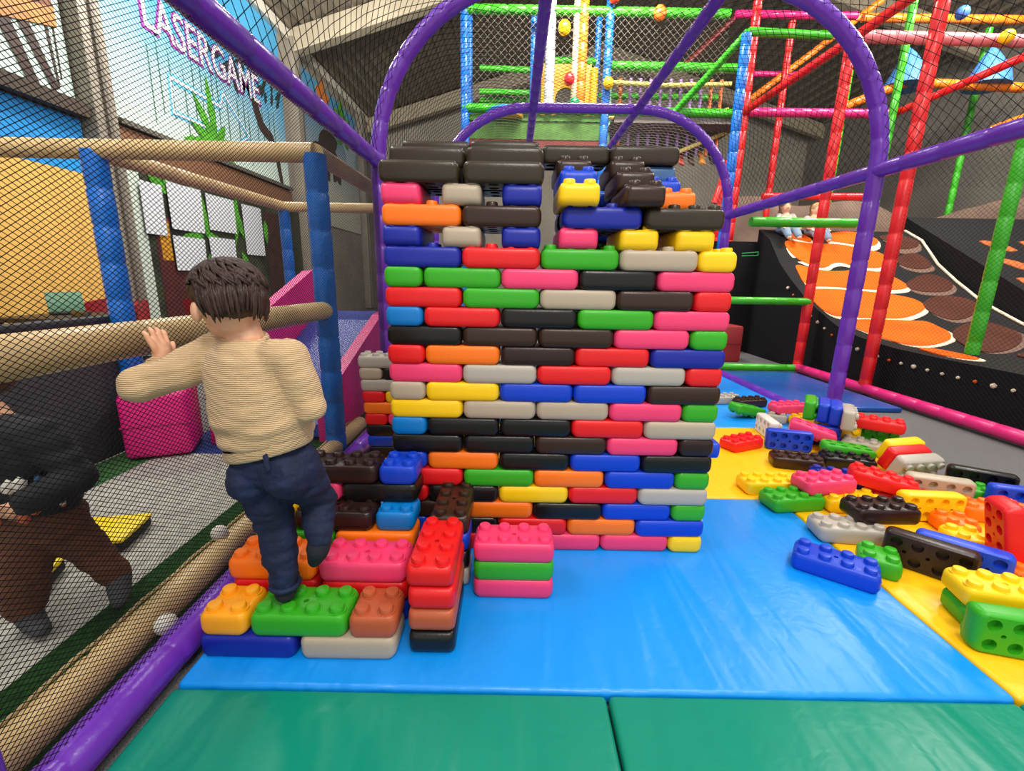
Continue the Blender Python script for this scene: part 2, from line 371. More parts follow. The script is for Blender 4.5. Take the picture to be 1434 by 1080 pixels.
floor_mat(-.965, 1.49, 1.07, 2.30, v_blue, 'large blue vinyl floor mat carrying the block wall')
floor_mat(1.49, 2.70, 1.07, 2.30, v_yellow, 'yellow vinyl floor strip under the scattered blocks beside the blue mat')
floor_mat(-.965, 2.70, 2.30, 3.56, v_yellow, 'yellow vinyl floor mat behind the block wall')
floor_mat(-.965, 2.70, 3.56, 6.1, v_blue, 'far blue vinyl floor mat beyond the yellow mat')
floor_mat(2.82, 3.82, 4.25, 6.05, vinyl('deep_blue_vinyl', (20, 78, 158)), 'deep blue vinyl mat beside the green padded bars')

# ---------------------------------------------------------------- padded purple tunnel frame with nets
purple = mat('purple_vinyl', (104, 46, 172), .28, bump=.15, bscale=25)
beige = mat('beige_vinyl', (206, 176, 126), .4, bump=.12, bscale=30)
bluep = mat('blue_vinyl_pad', (14, 108, 204), .32, bump=.3, bscale=30)
greenp = mat('green_vinyl_pad', (62, 176, 34), .32, bump=.1); redp = mat('red_vinyl_pad', (226, 30, 34), .32, bump=.1)
pinkp = mat('pink_vinyl_pad', (226, 40, 120), .35, bump=.1); orangep = mat('orange_vinyl_pad', (240, 124, 24), .35, bump=.1)
thread = mat('black_thread', (22, 22, 24), .85, spec=.2)
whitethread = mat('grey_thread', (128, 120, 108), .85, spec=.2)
XL, XR, SP, TOP, CR = -1.037, 2.72, 2.0, 3.2, 1.2
tun = empty('play_tunnel', (0, 0, 0), 'purple padded tunnel frame of hoops and bars covered with black netting', 'play frame')
def hoop(y):
    pts = [(XL, y, -.03), (XL, y, SP)]
    for i in range(1, 13): a = math.pi - i * math.pi / 24; pts.append((XL + CR + CR * math.cos(a), y, SP + CR * math.sin(a)))
    for i in range(0, 13): a = math.pi / 2 - i * math.pi / 24; pts.append((XR - CR + CR * math.cos(a), y, SP + CR * math.sin(a)))
    pts.append((XR, y, -.03))
    return pts
for y in (.66, 3.70, 6.15, 8.45): tube('hoop', hoop(y), .056, purple, tun, sleeve=.22)
tube('side_bar', [(XL, .3, SP), (XL, 8.45, SP)], .054, purple, tun, sleeve=.30)
tube('side_bar', [(XR, .3, SP), (XR, 8.45, SP)], .054, purple, tun, sleeve=.30)
for x in (.20, 1.47): tube('ridge_bar', [(x, .3, TOP), (x, 8.45, TOP)], .052, purple, tun, sleeve=.30)
tube('floor_bar', [(XL, .3, .02), (XL, 8.45, .02)], .056, purple, tun, sleeve=.34)
tube('floor_bar', [(XR, 3.75, .0), (XR, 8.45, .0)], .052, purple, tun, sleeve=.30)
SL = math.pi / 2 * CR; FL = (XR - XL) - 2 * CR
def arch_pt(y, s):
    if s < SL: a = math.pi - s / CR; return Vector((XL + CR + CR * math.cos(a), y, SP + CR * math.sin(a)))
    if s < SL + FL: return Vector((XL + CR + (s - SL), y, TOP))
    a = math.pi / 2 - (s - SL - FL) / CR; return Vector((XR - CR + CR * math.cos(a), y, SP + CR * math.sin(a)))
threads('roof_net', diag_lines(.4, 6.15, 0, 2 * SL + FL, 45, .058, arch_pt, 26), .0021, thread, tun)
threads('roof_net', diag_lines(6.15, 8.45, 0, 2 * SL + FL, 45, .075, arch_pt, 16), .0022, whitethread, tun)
threads('side_net', diag_lines(.3, 3.70, .05, SP, 34, .0118, lambda a, b: Vector((XL, a, b))), .00105, thread, tun)
threads('side_net', diag_lines(3.70, 6.15, .05, SP, 34, .014, lambda a, b: Vector((XL, a, b))), .0011, thread, tun)
threads('end_net', diag_lines(XL, XR, 1.9, 3.15, 45, .075, lambda a, b: Vector((a, 8.45, b))), .0022, whitethread, tun)

# ---------------------------------------------------------------- toy building blocks
BH, BW, BL = .075, .15, .30
def rrect(a, b, r, k=5):
    out = []
    for cx, cy, a0 in ((a - r, b - r, 0), (-(a - r), b - r, 90), (-(a - r), -(b - r), 180), (a - r, -(b - r), 270)):
        for i in range(k): t = R(a0 + 90 * i / (k - 1)); out.append((cx + r * math.cos(t), cy + r * math.sin(t)))
    return out
def block_mesh(n):
    a, b, hh = n * .0375 - .0012, .0738, BH / 2 - .0003
    bm = bmesh.new(); rings = []
    def ring(ix, iy, z, cr):
        return [bm.verts.new((x, y, z)) for x, y in rrect(a - ix, b - iy, cr)]
    K = 4
    for i in range(K + 1):
        t = i / K * math.pi / 2; rings.append(ring(.024 * (1 - math.sin(t)), .009 * (1 - math.sin(t)), -hh + .026 * (1 - math.cos(t)), .008 + .016 * math.sin(t)))
    for i in range(K + 1):
        t = (1 - i / K) * math.pi / 2; rings.append(ring(.020 * (1 - math.sin(t)), .010 * (1 - math.sin(t)), hh - .024 * (1 - math.cos(t)), .008 + .016 * math.sin(t)))
    N = len(rings[0])
    for r0, r1 in zip(rings, rings[1:]):
        for i in range(N): bm.faces.new((r0[i], r0[(i + 1) % N], r1[(i + 1) % N], r1[i]))
    top = rings[-1]
    if n == 4:   # small peg hole in the middle of the top
        c0 = [bm.verts.new((.0085 * math.cos(2 * math.pi * (i + .5) / N), .0085 * math.sin(2 * math.pi * (i + .5) / N), hh)) for i in range(N)]
        c1 = [bm.verts.new((v.co.x * .9, v.co.y * .9, hh - .02)) for v in c0]
        for i in range(N):
            bm.faces.new((top[i], top[(i + 1) % N], c0[(i + 1) % N], c0[i])); bm.faces.new((c0[i], c0[(i + 1) % N], c1[(i + 1) % N], c1[i]))
        bm.faces.new(c1)
    else: bm.faces.new(top)
    bmesh.ops.recalc_face_normals(bm, faces=bm.faces)
    for f in bm.faces: f.smooth = True
    # underside: one socket for each stud, small holes between them
    X = a - .024; Y = b - .009
    xs = [-X] + [(-n / 2 + i + 1) * .075 for i in range(n - 1)] + [X]
    def flat(vs): f = bm.faces.new(vs); f.smooth = False
    def socket(cx, cy, x0, x1, y0, y1, r, dep, q=16):
        o, c, c2 = [], [], []
        for i in range(q):
            t = 2 * math.pi * i / q; co, si = math.cos(t), math.sin(t); m_ = max(abs(co), abs(si)); u, v = co / m_, si / m_
            o.append(bm.verts.new((cx + (x1 - cx) * u if u > 0 else cx + (cx - x0) * u, cy + (y1 - cy) * v if v > 0 else cy + (cy - y0) * v, -hh)))
            c.append(bm.verts.new((cx + r * co, cy + r * si, -hh))); c2.append(bm.verts.new((cx + r * .96 * co, cy + r * .96 * si, -hh + dep)))
        for i in range(q):
            j = (i + 1) % q; flat((o[i], c[i], c[j], o[j])); flat((c[i], c2[i], c2[j], c[j]))
        flat(c2[::-1])
    for i in range(n):
        cx = (-n / 2 + i + .5) * .075
        if i == 0: cx += .007
        if i == n - 1: cx -= .007
        for cy, y0, y1 in ((-.036, -Y, -.009 if n == 4 else 0), (.036, .009 if n == 4 else 0, Y)): socket(cx, cy, xs[i], xs[i + 1], y0, y1, .0205, .022)
    if n == 4:
        prev = -X
        for c in (-.075, 0, .075):
            flat([bm.verts.new((x, y, -hh)) for x, y in ((prev, -.009), (prev, .009), (c - .009, .009), (c - .009, -.009))])
            socket(c, 0, c - .009, c + .009, -.009, .009, .0072, .02, 16); prev = c + .009
        flat([bm.verts.new((x, y, -hh)) for x, y in ((prev, -.009), (prev, .009), (X, .009), (X, -.009))])
    me = bpy.data.meshes.new('toy_block'); bm.to_mesh(me); bm.free(); me.set_sharp_from_angle(angle=R(40))
    return me
def stud_mesh():
    V, F = [], []; q = 16
    for r, z in ((.0290, -.004), (.0286, .0010), (.0268, .0010), (.0256, -.0010), (.0226, -.0010), (.0216, .0125), (.0195, .0158), (.0165, .0165)):
        for i in range(q): t = 2 * math.pi * i / q; V.append((r * math.cos(t), r * math.sin(t), z))
    for k in range(7):
        for i in range(q): j = (i + 1) % q; F.append((k * q + i, k * q + j, (k + 1) * q + j, (k + 1) * q + i))
    F.append(tuple(7 * q + i for i in range(q)))
    return mesh('stud', V, F, True, 40)
BM = {2: block_mesh(2), 4: block_mesh(4)}
SM = stud_mesh()
def block(c, n, centre, rot, label, group, studs=True):
    o = obj('toy_block', BM[n], bm_(c)); o.location = centre; o.rotation_euler = rot
    if label: tag(o, label, 'toy block', group)
    if studs:
        for i in range(n):
            for sy in (-1, 1):
                s = obj('stud', SM, bm_(c), o); s.location = ((-n / 2 + i + .5) * .075, sy * .0375, BH / 2 - .0003)
    return o
ORD = ['zeroth', 'bottom', 'second', 'third', 'fourth', 'fifth', 'sixth', 'seventh', 'eighth', 'ninth', 'tenth', 'eleventh', 'twelfth', 'thirteenth', 'fourteenth', 'fifteenth',
       'sixteenth', 'seventeenth', 'eighteenth', 'nineteenth', 'twentieth', 'twenty-first', 'twenty-second', 'twenty-third']
NM = dict(darkblue='dark blue', royal='blue', lightblue='light blue', darkbrown='dark brown', steel='steel blue')
nm = lambda c: NM.get(c, c)
GW = 'courses of the big block wall'
WALL_Y = 1.77; WX0 = -.50
ROWS = [   # bottom course first; full blocks by colour, half blocks marked *
    'grey red pink pink yellow*', 'blue* black red orange blue', 'brown orange black blue green*', 'red* black yellow red grey', 'red green orange blue green*',
    'blue* orange black blue black', 'black black brown pink darkbrown*', 'lightblue* black black red beige', 'yellow beige beige pink green*',
    'beige* yellow blue blue brown', 'pink grey red grey red*', 'red* orange darkbrown red darkblue', 'black brown brown pink green*', 'lightblue* red black green pink',
    'red green beige brown red*', 'green* green pink black pink', 'darkblue red green beige yellow*']
seen = {}
for ri, row in enumerate(ROWS):
    cs = row.split(); x = WX0
    for k, c in enumerate(cs):
        half = c.endswith('*'); cc = c.strip('*'); L = .15 if half else .30
        nb = [nm(cs[j].strip('*')) for j in (k - 1, k + 1) if 0 <= j < len(cs)]
        lb = '%s %s block in %s course of the wall, ' % ('short' if half else 'long', nm(cc), ORD[ri + 1])
        if len(nb) == 2: lb += 'between %s and %s' % tuple(nb)
        else: lb += ('at its stair end beside %s' if k == 0 else 'at its open end beside %s') % nb[0]
        jit = Vector((random.uniform(-.0012, .0012), random.uniform(-.003, .003), 0))
        block(cc, 2 if half else 4, Vector((x + L / 2, WALL_Y + .075, (ri + .5) * BH)) + jit, (0, 0, R(random.uniform(-.5, .5))), lb, GW, studs=(ri == 16))
        x += L
Z = lambda r: (r - .5) * BH
def lay(c, n, x0, y0, r, along, label, group, studs=True, jit=True):
    """block with its low corner at x0,y0 in course r, lying along x or y"""
    lx, ly = (n * .075, .15) if along == 'x' else (.15, n * .075)
    return block(c, n, (x0 + lx / 2, y0 + ly / 2, Z(r)), (0, 0, R((0 if along == 'x' else 90) + (random.uniform(-.7, .7) if jit else 0))), label, group, studs)
GT = 'blocks in the open top of the wall'
# turret over the stair end
for c, x in (('darkblue', -.50), ('beige', -.275), ('darkblue', -.05)):
    lay(c, 4, x, 1.77, 18, 'y', '%s block laid end-on in the eighteenth course, under the %s block' % ('blue' if c != 'beige' else 'beige', 'orange' if x < -.4 else 'brown and orange' if x < -.2 else 'brown'), GT)
lay('orange', 4, -.50, 1.77, 19, 'x', 'long orange block in the nineteenth course above a blue block end', GT)
lay('brown', 4, -.20, 1.77, 19, 'x', 'long brown block in the nineteenth course beside the orange one', GT)
lay('orange', 4, -.50, 1.925, 19, 'x', 'long orange block hidden behind the front orange block of the nineteenth course', GT)
lay('brown', 4, -.20, 1.925, 19, 'x', 'long brown block hidden behind the front brown block of the nineteenth course', GT)
for c, x, w_ in (('pink', -.50, 'pink block laid end-on in the twentieth course under the black blocks'), ('beige', -.275, 'beige block laid end-on in the twentieth course under the black blocks'), ('darkblue', -.05, 'blue block laid end-on in the twentieth course under the black blocks')):
    lay(c, 4, x, 1.77, 20, 'y', w_, GT)
lay('black_warm_sheen', 4, -.505, 1.765, 21, 'x', 'long black block on the front turret edge over the pink and beige blocks', GT, False)
lay('black_warm_sheen', 4, -.195, 1.765, 21, 'x', 'long black block on the front turret edge over the beige and blue blocks', GT, False)
lay('black', 4, -.505, 1.925, 21, 'x', 'black block of the twenty-first course behind the front one over pink', GT, False)
lay('black', 4, -.195, 1.925, 21, 'x', 'black block of the twenty-first course behind the front one over blue', GT, False)
lay('black_warm_sheen', 4, -.495, 1.885, 22, 'x', 'long black block of the second turret step, over the pink block end', GT, False)
lay('black_warm_sheen', 4, -.192, 1.865, 22, 'x', 'long black block of the second turret step, next to the open gap', GT, False)
lay('black', 4, -.495, 2.055, 22, 'x', 'black block of the twenty-second course under the third step at the stair end', GT, False)
lay('black', 4, -.192, 2.045, 22, 'x', 'black block of the twenty-second course under the third step by the gap', GT, False)
lay('black_warm_sheen', 4, -.490, 2.09, 23, 'x', 'dark topmost turret block of the third step, over the pink block end', GT, False)
lay('black_warm_sheen', 4, -.197, 2.07, 23, 'x', 'dark topmost turret block of the third step, next to the open gap', GT, False)
# stepped rows by the open end
lay('pink', 4, .165, 1.77, 18, 'y', 'pink block laid end-on in the eighteenth course over the green block', GT)
lay('yellow', 4, .395, 1.77, 18, 'y', 'yellow block laid end-on in the eighteenth course, over the beige one', GT)
lay('yellow', 4, .605, 1.77, 18, 'y', 'yellow block laid end-on in the eighteenth course, nearest the wall\'s open end', GT)
lay('darkblue', 4, .175, 1.765, 19, 'x', 'long blue block in the nineteenth course under the yellow end-on block', GT)
lay('black_warm_sheen', 4, .482, 1.765, 19, 'x', 'long black block in the nineteenth course under the brown end-on blocks', GT)
lay('black', 4, .17, 1.93, 19, 'x', 'black block of the nineteenth course, hidden behind the long blue block', GT, False)
lay('darkbrown', 4, .48, 1.93, 19, 'x', 'dark block of the nineteenth course, behind the long black block', GT)
lay('yellow', 4, .156, 1.725, 20, 'y', 'yellow block end-on in the twentieth course on the long blue block', GT)
lay('blue', 4, .168, 1.875, 21, 'y', 'bright blue block end-on, stepping up behind the yellow end-on block', GT)
lay('brown', 4, .168, 2.03, 22, 'y', 'brown block end-on, stepping up behind the bright blue end-on block', GT)
lay('black_warm_sheen', 4, .108, 2.12, 23, 'x', 'long black block crowning the steps above the yellow and bright blue ends', GT, False)
lay('brown', 4, .395, 1.73, 20, 'y', 'lowest of three brown end-on blocks, with a dented end', GT)
lay('brown', 4, .392, 1.875, 21, 'y', 'middle one of three brown end-on blocks climbing to the black crown', GT)
lay('brown', 4, .392, 2.03, 22, 'y', 'highest of three brown end-on blocks, right under the black crown', GT)
lay('black_warm_sheen', 4, .405, 2.105, 23, 'x', 'long black block crowning the three brown end-on blocks', GT, False)
lay('orange', 4, .553, 1.86, 20, 'y', 'orange block end-on beside the dented brown end', GT)
lay('blue', 4, .548, 2.035, 21, 'y', 'bright blue block end-on between the orange and steel blue ends', GT)
lay('steel', 4, .55, 2.126, 22, 'y', 'steel blue block end-on under the black crown', GT, False)
# return walls of the block house behind the front face
GH = 'blocks of the return walls behind the front wall'
pal = ['red', 'green', 'black', 'blue', 'grey', 'yellow', 'pink', 'orange', 'brown', 'beige']
for r in range(1, 19):
    for x, top in ((-.50, 17), (.616, 17)):
        if r > top: continue
        y = 1.925 if r % 2 else 2.075
        for q in range(2 if r % 2 else 1):
            c_ = random.choice(pal); lay(c_, 4, x, y + .30 * q, r, 'y', '%s block in %s course of the %s-end return wall, %s' % (c_, ORD[r], 'stair' if x < 0 else 'open', 'farther back' if q else 'next to front wall'), GH, False)
for x in (.21, .40):
    for r in range(1, 22 if x < .3 else 22):
        c_ = random.choice(['black', 'brown', 'grey', 'blue']); lay(c_, 2, x + .0, 2.34, r, 'y', 'short %s block in %s course of the hidden pillar under the %s steps' % (c_, ORD[r], 'yellow and blue' if x < .3 else 'brown'), 'pillar blocks behind the wall', False)
lay('royal', 4, .808, 1.93, 6, 'y', 'blue block peeping out at the open end behind the seventh course', GT, False)
for r, c_ in enumerate(('grey', 'black', 'red', 'green', 'black'), 1): lay(c_, 4, .770, 1.93, r, 'y', '%s block in %s course of the low stack behind the open end' % (c_, ORD[r]), 'low stack behind the wall', False)
# short wall beyond the stair end
GB = 'blocks of the short rear wall'
rear = [(9, 'grey', -1.005, 4, 'grey block topping the short rear wall, studs showing'), (8, 'beige', -1.0, 2, 'short drab block in the rear wall, second from its top'), (8, 'black', -.85, 4, 'black block in the rear wall beside the short drab block'),
        (7, 'grey', -.995, 4, 'grey block in the rear wall above the red and yellow pair'), (6, 'red', -.99, 2, 'short red block in the rear wall beside the yellow block'), (6, 'yellow', -.84, 2, 'short yellow block in the rear wall beside the red block'),
        (5, 'orange', -.985, 4, 'orange block in the rear wall between the red blocks'), (4, 'red', -.98, 2, 'short red block in the rear wall beside the pink block'), (4, 'pink', -.83, 2, 'short pink block in the rear wall below the orange block'),
        (3, 'black', -.975, 4, 'black block near the foot of the rear wall above the coloured balls'), (2, 'blue', -.97, 4, 'blue block low in the rear wall behind the coloured balls'), (1, 'black', -.965, 4, 'black block at the foot of the rear wall')]
for r, c, x, n, lb in rear: lay(c, n, x + .03, 2.78, r, 'x', lb, GB, r == 9)
for r in range(1, 9):
    c_ = random.choice(pal); lay(c_, 4, -.675 if r != 8 else -.525, 2.78, r, 'x', '%s block in %s course of the rear wall, hidden behind the big wall' % (c_, ORD[r]), 'hidden rear wall blocks', False)

# stairs of blocks in the corner
GS = 'blocks of the stairs'
lay('darkblue', 4, -.955, 1.165, 1, 'x', 'dark blue bottom block under the amber and green step blocks', GS, False)
lay('beige', 4, -.645, 1.165, 1, 'x', 'beige bottom block under the green and copper step blocks', GS, False)
lay('amber', 2, -.950, 1.17, 2, 'x', 'short amber block beside the green block the boy stands on', GS)
lay('green', 4, -.795, 1.17, 2, 'x', 'green block under the boy\'s standing foot', GS)
lay('copper', 2, -.492, 1.17, 2, 'x', 'short copper brown block beside the green step block', GS)
lay('orange', 4, -.955, 1.335, 3, 'x', 'orange block of the second step behind the amber block', GS)
lay('pink', 4, -.645, 1.33, 3, 'x', 'pink step block between the orange block and the red column', GS)
for r, c0, c1 in ((1, 'grey', 'blue'), (2, 'red', 'red')):
    lay(c0, 4, -.945, 1.335, r, 'x', '%s block below the orange block of the second step' % c0, GS, False); lay(c1, 4, -.642, 1.33, r, 'x', '%s block below the pink step block' % c1, GS, False)
lay('darkbrown', 4, -.815, 1.525, 4, 'x', 'dark brown step block beside the short light blue block', GS)
lay('lightblue', 2, -.508, 1.53, 4, 'x', 'short light blue block on the third step', GS)
lay('yellow', 2, -.97, 1.525, 4, 'x', 'short yellow block hidden behind the boy on the third step', GS, False)
for r, c0, c1 in ((1, 'yellow', 'grey'), (2, 'blue', 'black'), (3, 'green', 'orange')):
    lay(c0, 4, -.96, 1.51, r, 'x', '%s block below the dark brown step block of the third step' % c0, GS, False); lay(c1, 4, -.658, 1.51, r, 'x', '%s block below the short light blue block' % c1, GS, False)
lay('darkbrown', 4, -.815, 1.612, 6, 'x', 'dark brown block on the highest step beside the short royal blue block', GS)
lay('blue', 2, -.512, 1.612, 6, 'x', 'short royal blue block on the highest step against the wall', GS)
lay('black', 4, -.66, 1.612, 5, 'x', 'black block under the short royal blue block of the highest step', GS, False)
lay('pink', 4, -.96, 1.612, 5, 'x', 'pink block under the dark brown block of the highest step', GS, False)
for r, c0, c1 in ((1, 'red', 'grey'), (2, 'yellow', 'black'), (3, 'grey', 'green'), (4, 'blue', 'green')):
    lay(c0, 4, -1.27 + .31, 1.685, r, 'x', None, None, False) if False else None
# column of blocks lying lengthwise
for r, c, lb in ((1, 'black', 'black bottom block of the column under the copper and red ends'), (2, 'copper', 'copper brown block in the red-topped column'), (3, 'red', 'lower red block of the column, above the copper brown one'), (4, 'red', 'red block with eight studs topping the column between two pink blocks')):
    lay(c, 4, -.318 + (.004 if r < 4 else 0), 1.185 + .006 * r, r, 'y', lb, GS, r == 4)
for r, c, lb in ((1, 'grey', 'grey bottom block behind the red-topped column'), (2, 'black', 'black block behind the red-topped column'), (3, 'blue', 'blue block behind the red-topped column, under the brown one'), (4, 'brown', 'brown studded block between the red column and the big wall')):
    lay(c, 4, -.30, 1.512 if r == 4 else 1.465 - .0, r, 'y', lb, GS, r == 4) if r == 4 else lay(c, 2, -.30, 1.515, r, 'y', lb, GS, False)
for r, c, lb in ((1, 'pink', 'pink bottom block of the three-block stack on the blue mat'), (2, 'green', 'green middle block between two pink ones on the blue mat'), (3, 'pink', 'pink studded block topping the three-block stack on the blue mat')):
    lay(c, 4, -.132, 1.456, r, 'x', lb, GS, r == 3)

# scattered heap
GP = 'blocks scattered by the carpet'
ROT = {'flat': (0, 0, 0), 'inv': (180, 0, 0), 'side': (90, 0, 0), 'sideb': (-90, 0, 0), 'end': (0, 90, 0)}
PILE = [
('grey', 4, 'flat', (2.098, 4.346, 0.0375), 10, 0, "pale grey toy block on the far blue mat beside a fallen dark brown block"),
('brown', 4, 'flat', (2.306, 4.237, 0.0375), 14, 0, "dark brown toy block lying behind the tipped green block on the far blue mat"),
('green', 4, 'inv', (2.083, 3.855, 0.0728), 14, 12, "green toy block tipped studs-down against the dark brown block on the far mat"),
('grey', 2, 'flat', (2.288, 3.741, 0.0372), -28, 0, "short grey toy block under the pink block beside the row of tipped blocks"),
('pink', 4, 'flat', (2.389, 3.774, 0.1178), 10, 0, "pink toy block resting on a short grey block beside the upright green block"),
('yellow', 2, 'flat', (2.444, 3.658, 0.0375), 20, 0, "short yellow toy block half hidden at the foot of the upright green block"),
('white', 4, 'sideb', (1.998, 3.373, 0.0750), -98, 0, "off-white toy block on its side, holes showing, behind the blue holed block"),
('green', 4, 'side', (2.336, 3.419, 0.2250), 57, 0, "green toy block standing on edge on top of the heap, first of the tipped row"),
('blue', 4, 'side', (2.394, 3.346, 0.2250), 57, 0, "bright blue toy block on edge between the green block and its blue twin"),
('blue', 4, 'side', (2.432, 3.271, 0.2250), 57, 0, "bright blue toy block on edge between its blue twin and the grey block"),
('grey', 4, 'side', (2.444, 3.157, 0.2250), 57, 0, "grey toy block on edge ending the tipped row above the carpet"),
('darkblue', 4, 'side', (2.590, 3.358, 0.0750), -32, 0, "dark blue toy block on its side under the tipped row"),
('yellow', 4, 'side', (2.458, 3.260, 0.0740), -32, 0, "yellow toy block on its side sandwiched against the dark blue block"),
('darkblue', 4, 'side', (2.277, 3.208, 0.0750), -32, 0, "dark blue toy block on its side behind the pink holed block"),
('pink', 4, 'inv', (2.183, 3.122, 0.1300), -32, 14, "pink toy block upside down with holes up, leaning over the blue holed block"),
('blue', 4, 'sideb', (1.982, 3.063, 0.0750), -17, 0, "royal blue toy block on its side with round holes facing the yellow mat"),
('red', 4, 'flat', (1.665, 3.093, 0.0375), 24, 0, "red toy block lying alone on the yellow mat beside the block wall"),
('brown', 4, 'flat', (1.856, 2.760, 0.0375), -15, 0, "dark brown toy block lying flat in front of the blue holed block"),
('black', 4, 'flat', (2.197, 2.775, 0.0375), -17, 0, "black toy block lying flat under the green holed block"),
('green', 4, 'inv', (2.286, 2.901, 0.0659), -17, 4, "bright green toy block upside down with holes up beside the black block"),
('green', 4, 'side', (2.686, 3.193, 0.0740), -38, 0, "green toy block on its side below the red block by the carpet"),
('red', 4, 'flat', (2.662, 3.134, 0.1837), -38, 0, "red toy block on top of a green one at the carpet edge"),
('grey', 4, 'flat', (2.542, 3.060, 0.0375), -38, 0, "grey toy block mostly buried under the green block by the carpet"),
('yellow', 4, 'side', (2.588, 2.842, 0.1042), 14, 22, "yellow toy block, rear one of three tipped blocks leaning together"),
('red', 4, 'side', (2.496, 2.698, 0.1050), 12, 22, "red toy block between the yellow and grey blocks of the leaning trio"),
('grey', 4, 'side', (2.436, 2.549, 0.1050), 10, 22, "grey toy block with studs outward, front one of the leaning trio"),
('yellow', 4, 'flat', (1.473, 2.408, 0.0375), 1, 0, "yellow toy block lying flat on the yellow mat"),
('green', 4, 'flat', (1.505, 2.221, 0.0375), 8, 0, "green toy block at the corner of the blue mat under the pink block"),
('pink', 4, 'flat', (1.699, 2.275, 0.1135), 9, 0, "pink toy block resting on the green block at the mat corner"),
('darkblue', 4, 'flat', (1.956, 2.498, 0.0375), -20, 0, "dark blue toy block peeping out behind the pink block"),
('red', 4, 'flat', (2.017, 2.277, 0.1304), -27, 8, "red toy block sloping down over the heap beside the leaning trio"),
('yellow', 4, 'flat', (1.810, 2.215, 0.0375), 0, 0, "yellow toy block buried under the dark brown block"),
('red', 4, 'flat', (2.124, 2.264, 0.0372), -25, 0, "red toy block underneath the beige holed block"),
('darkbrown', 4, 'flat', (1.767, 1.975, 0.1135), 0, 0, "dark brown toy block lying across the grey block, studs up"),
('grey', 4, 'flat', (1.588, 1.925, 0.0375), -7, 0, "grey toy block beside the loose blue one, studs up"),
('blue', 4, 'flat', (1.342, 1.648, 0.0375), -36, 0, "royal blue toy block lying at the edge of the blue mat"),
('green', 2, 'flat', (1.548, 1.682, 0.0375), -34, 0, "short green toy block between the loose blue block and the brown holed block"),
('darkbrown', 4, 'sideb', (1.738, 1.668, 0.0750), -44, 0, "dark brown toy block on its side, holes facing the yellow mat"),
('royal', 4, 'sideb', (1.861, 1.658, 0.0750), -42, 0, "blue toy block on its side behind the brown holed block"),
('green', 4, 'flat', (2.525, 2.371, 0.0375), -25, 0, "green toy block showing studs between the beige and black holed blocks"),
('beige', 4, 'sideb', (2.341, 2.291, 0.0824), -22, 6, "beige toy block standing on its side with large round holes"),
('black', 4, 'sideb', (2.699, 2.412, 0.0740), -33, 0, "black toy block standing on its side at the carpet edge"),
('yellow', 4, 'sideb', (2.135, 2.105, 0.0750), -4, 0, "yellow toy block on its side behind the brown holed block"),
('orange', 2, 'flat', (2.156, 1.987, 0.0375), -10, 0, "short orange toy block in front of the yellow block on its side"),
('yellow', 2, 'flat', (2.079, 1.853, 0.0372), -10, 0, "short yellow toy block squeezed beside the upright red block"),
('red', 4, 'end', (2.072, 1.702, 0.1602), -20, -12, "red toy block standing on end in the heap"),
('orange', 4, 'flat', (2.487, 2.116, 0.0374), -20, 0, "orange toy block behind the upright red block"),
('red', 4, 'side', (2.254, 1.712, 0.0750), -60, 0, "red toy block on its side beside the upright red block"),
('orange', 4, 'flat', (2.131, 1.526, 0.0375), -20, 0, "orange toy block below the red blocks"),
('blue', 4, 'sideb', (2.691, 2.180, 0.0750), -20, 0, "blue toy block on its side beyond the heap near the black block"),
('green', 4, 'flat', (1.746, 1.378, 0.0375), -14, 0, "green toy block under the big yellow block on the yellow strip"),
('yellow', 4, 'flat', (1.742, 1.389, 0.1135), -14, 0, "big yellow toy block on top of a green one on the yellow strip"),
('green', 4, 'sideb', (1.667, 1.243, 0.0750), -15, 0, "green toy block on its side with round holes, leaning on the yellow block"),
]
for c, n, mode, pos, yaw, tilt, lb in PILE:
    base = Euler([R(a) for a in ROT[mode]]).to_matrix()
    tl = Matrix.Rotation(R(tilt), 3, 'X' if mode in ('side', 'sideb') else 'Y')
    rot = (Matrix.Rotation(R(yaw), 3, 'Z') @ tl @ base).to_euler()
    block(c, n, pos, rot, lb, GP, studs=True)
# plastic balls in the corner behind the stairs
GB2 = 'plastic ball pit balls in the corner'
for c, x, y, z, r_, nx_ in (('orange', -.91, 2.42, .035, .036, 'beside the red one'), ('red', -.83, 2.42, .035, .036, 'between orange and yellow'), ('yellow', -.755, 2.40, .036, .037, 'largest, beside the red one'), ('yellow', -.935, 2.335, .034, .035, 'nearest the purple floor bar'), ('yellow', -.90, 2.25, .034, .034, 'half hidden by brown studs'),
                       ('green', -.825, 2.27, .034, .035, 'below the red one'), ('white', -.745, 2.25, .034, .035, 'beside the green one'), ('white', -.67, 2.28, .034, .035, 'closest to the big wall'), ('lightblue', -.68, 2.42, .034, .035, 'behind the white ones')):
    o = icos('plastic_ball', r_, mat('ball_' + c, BC[c] if c != 'green' else (20, 150, 90), .25)); o.location = (x, y, z)
    bm = bmesh.new(); bmesh.ops.create_circle(bm, segments=24, radius=r_ * 1.002)
    vs = [v.co.copy() for v in bm.verts]; bm.free()
    V, F = sweep(vs + [vs[0]], [.0011] * 25, 4); obj('seam', mesh('seam', V, F), mat('ball_' + c, BC[c]), o).rotation_euler = (random.uniform(.3, 1.2), random.uniform(0, 1), 0)
    tag(o, '%s plastic ball in the corner behind the top stair, %s' % (c, nx_), 'ball', GB2)

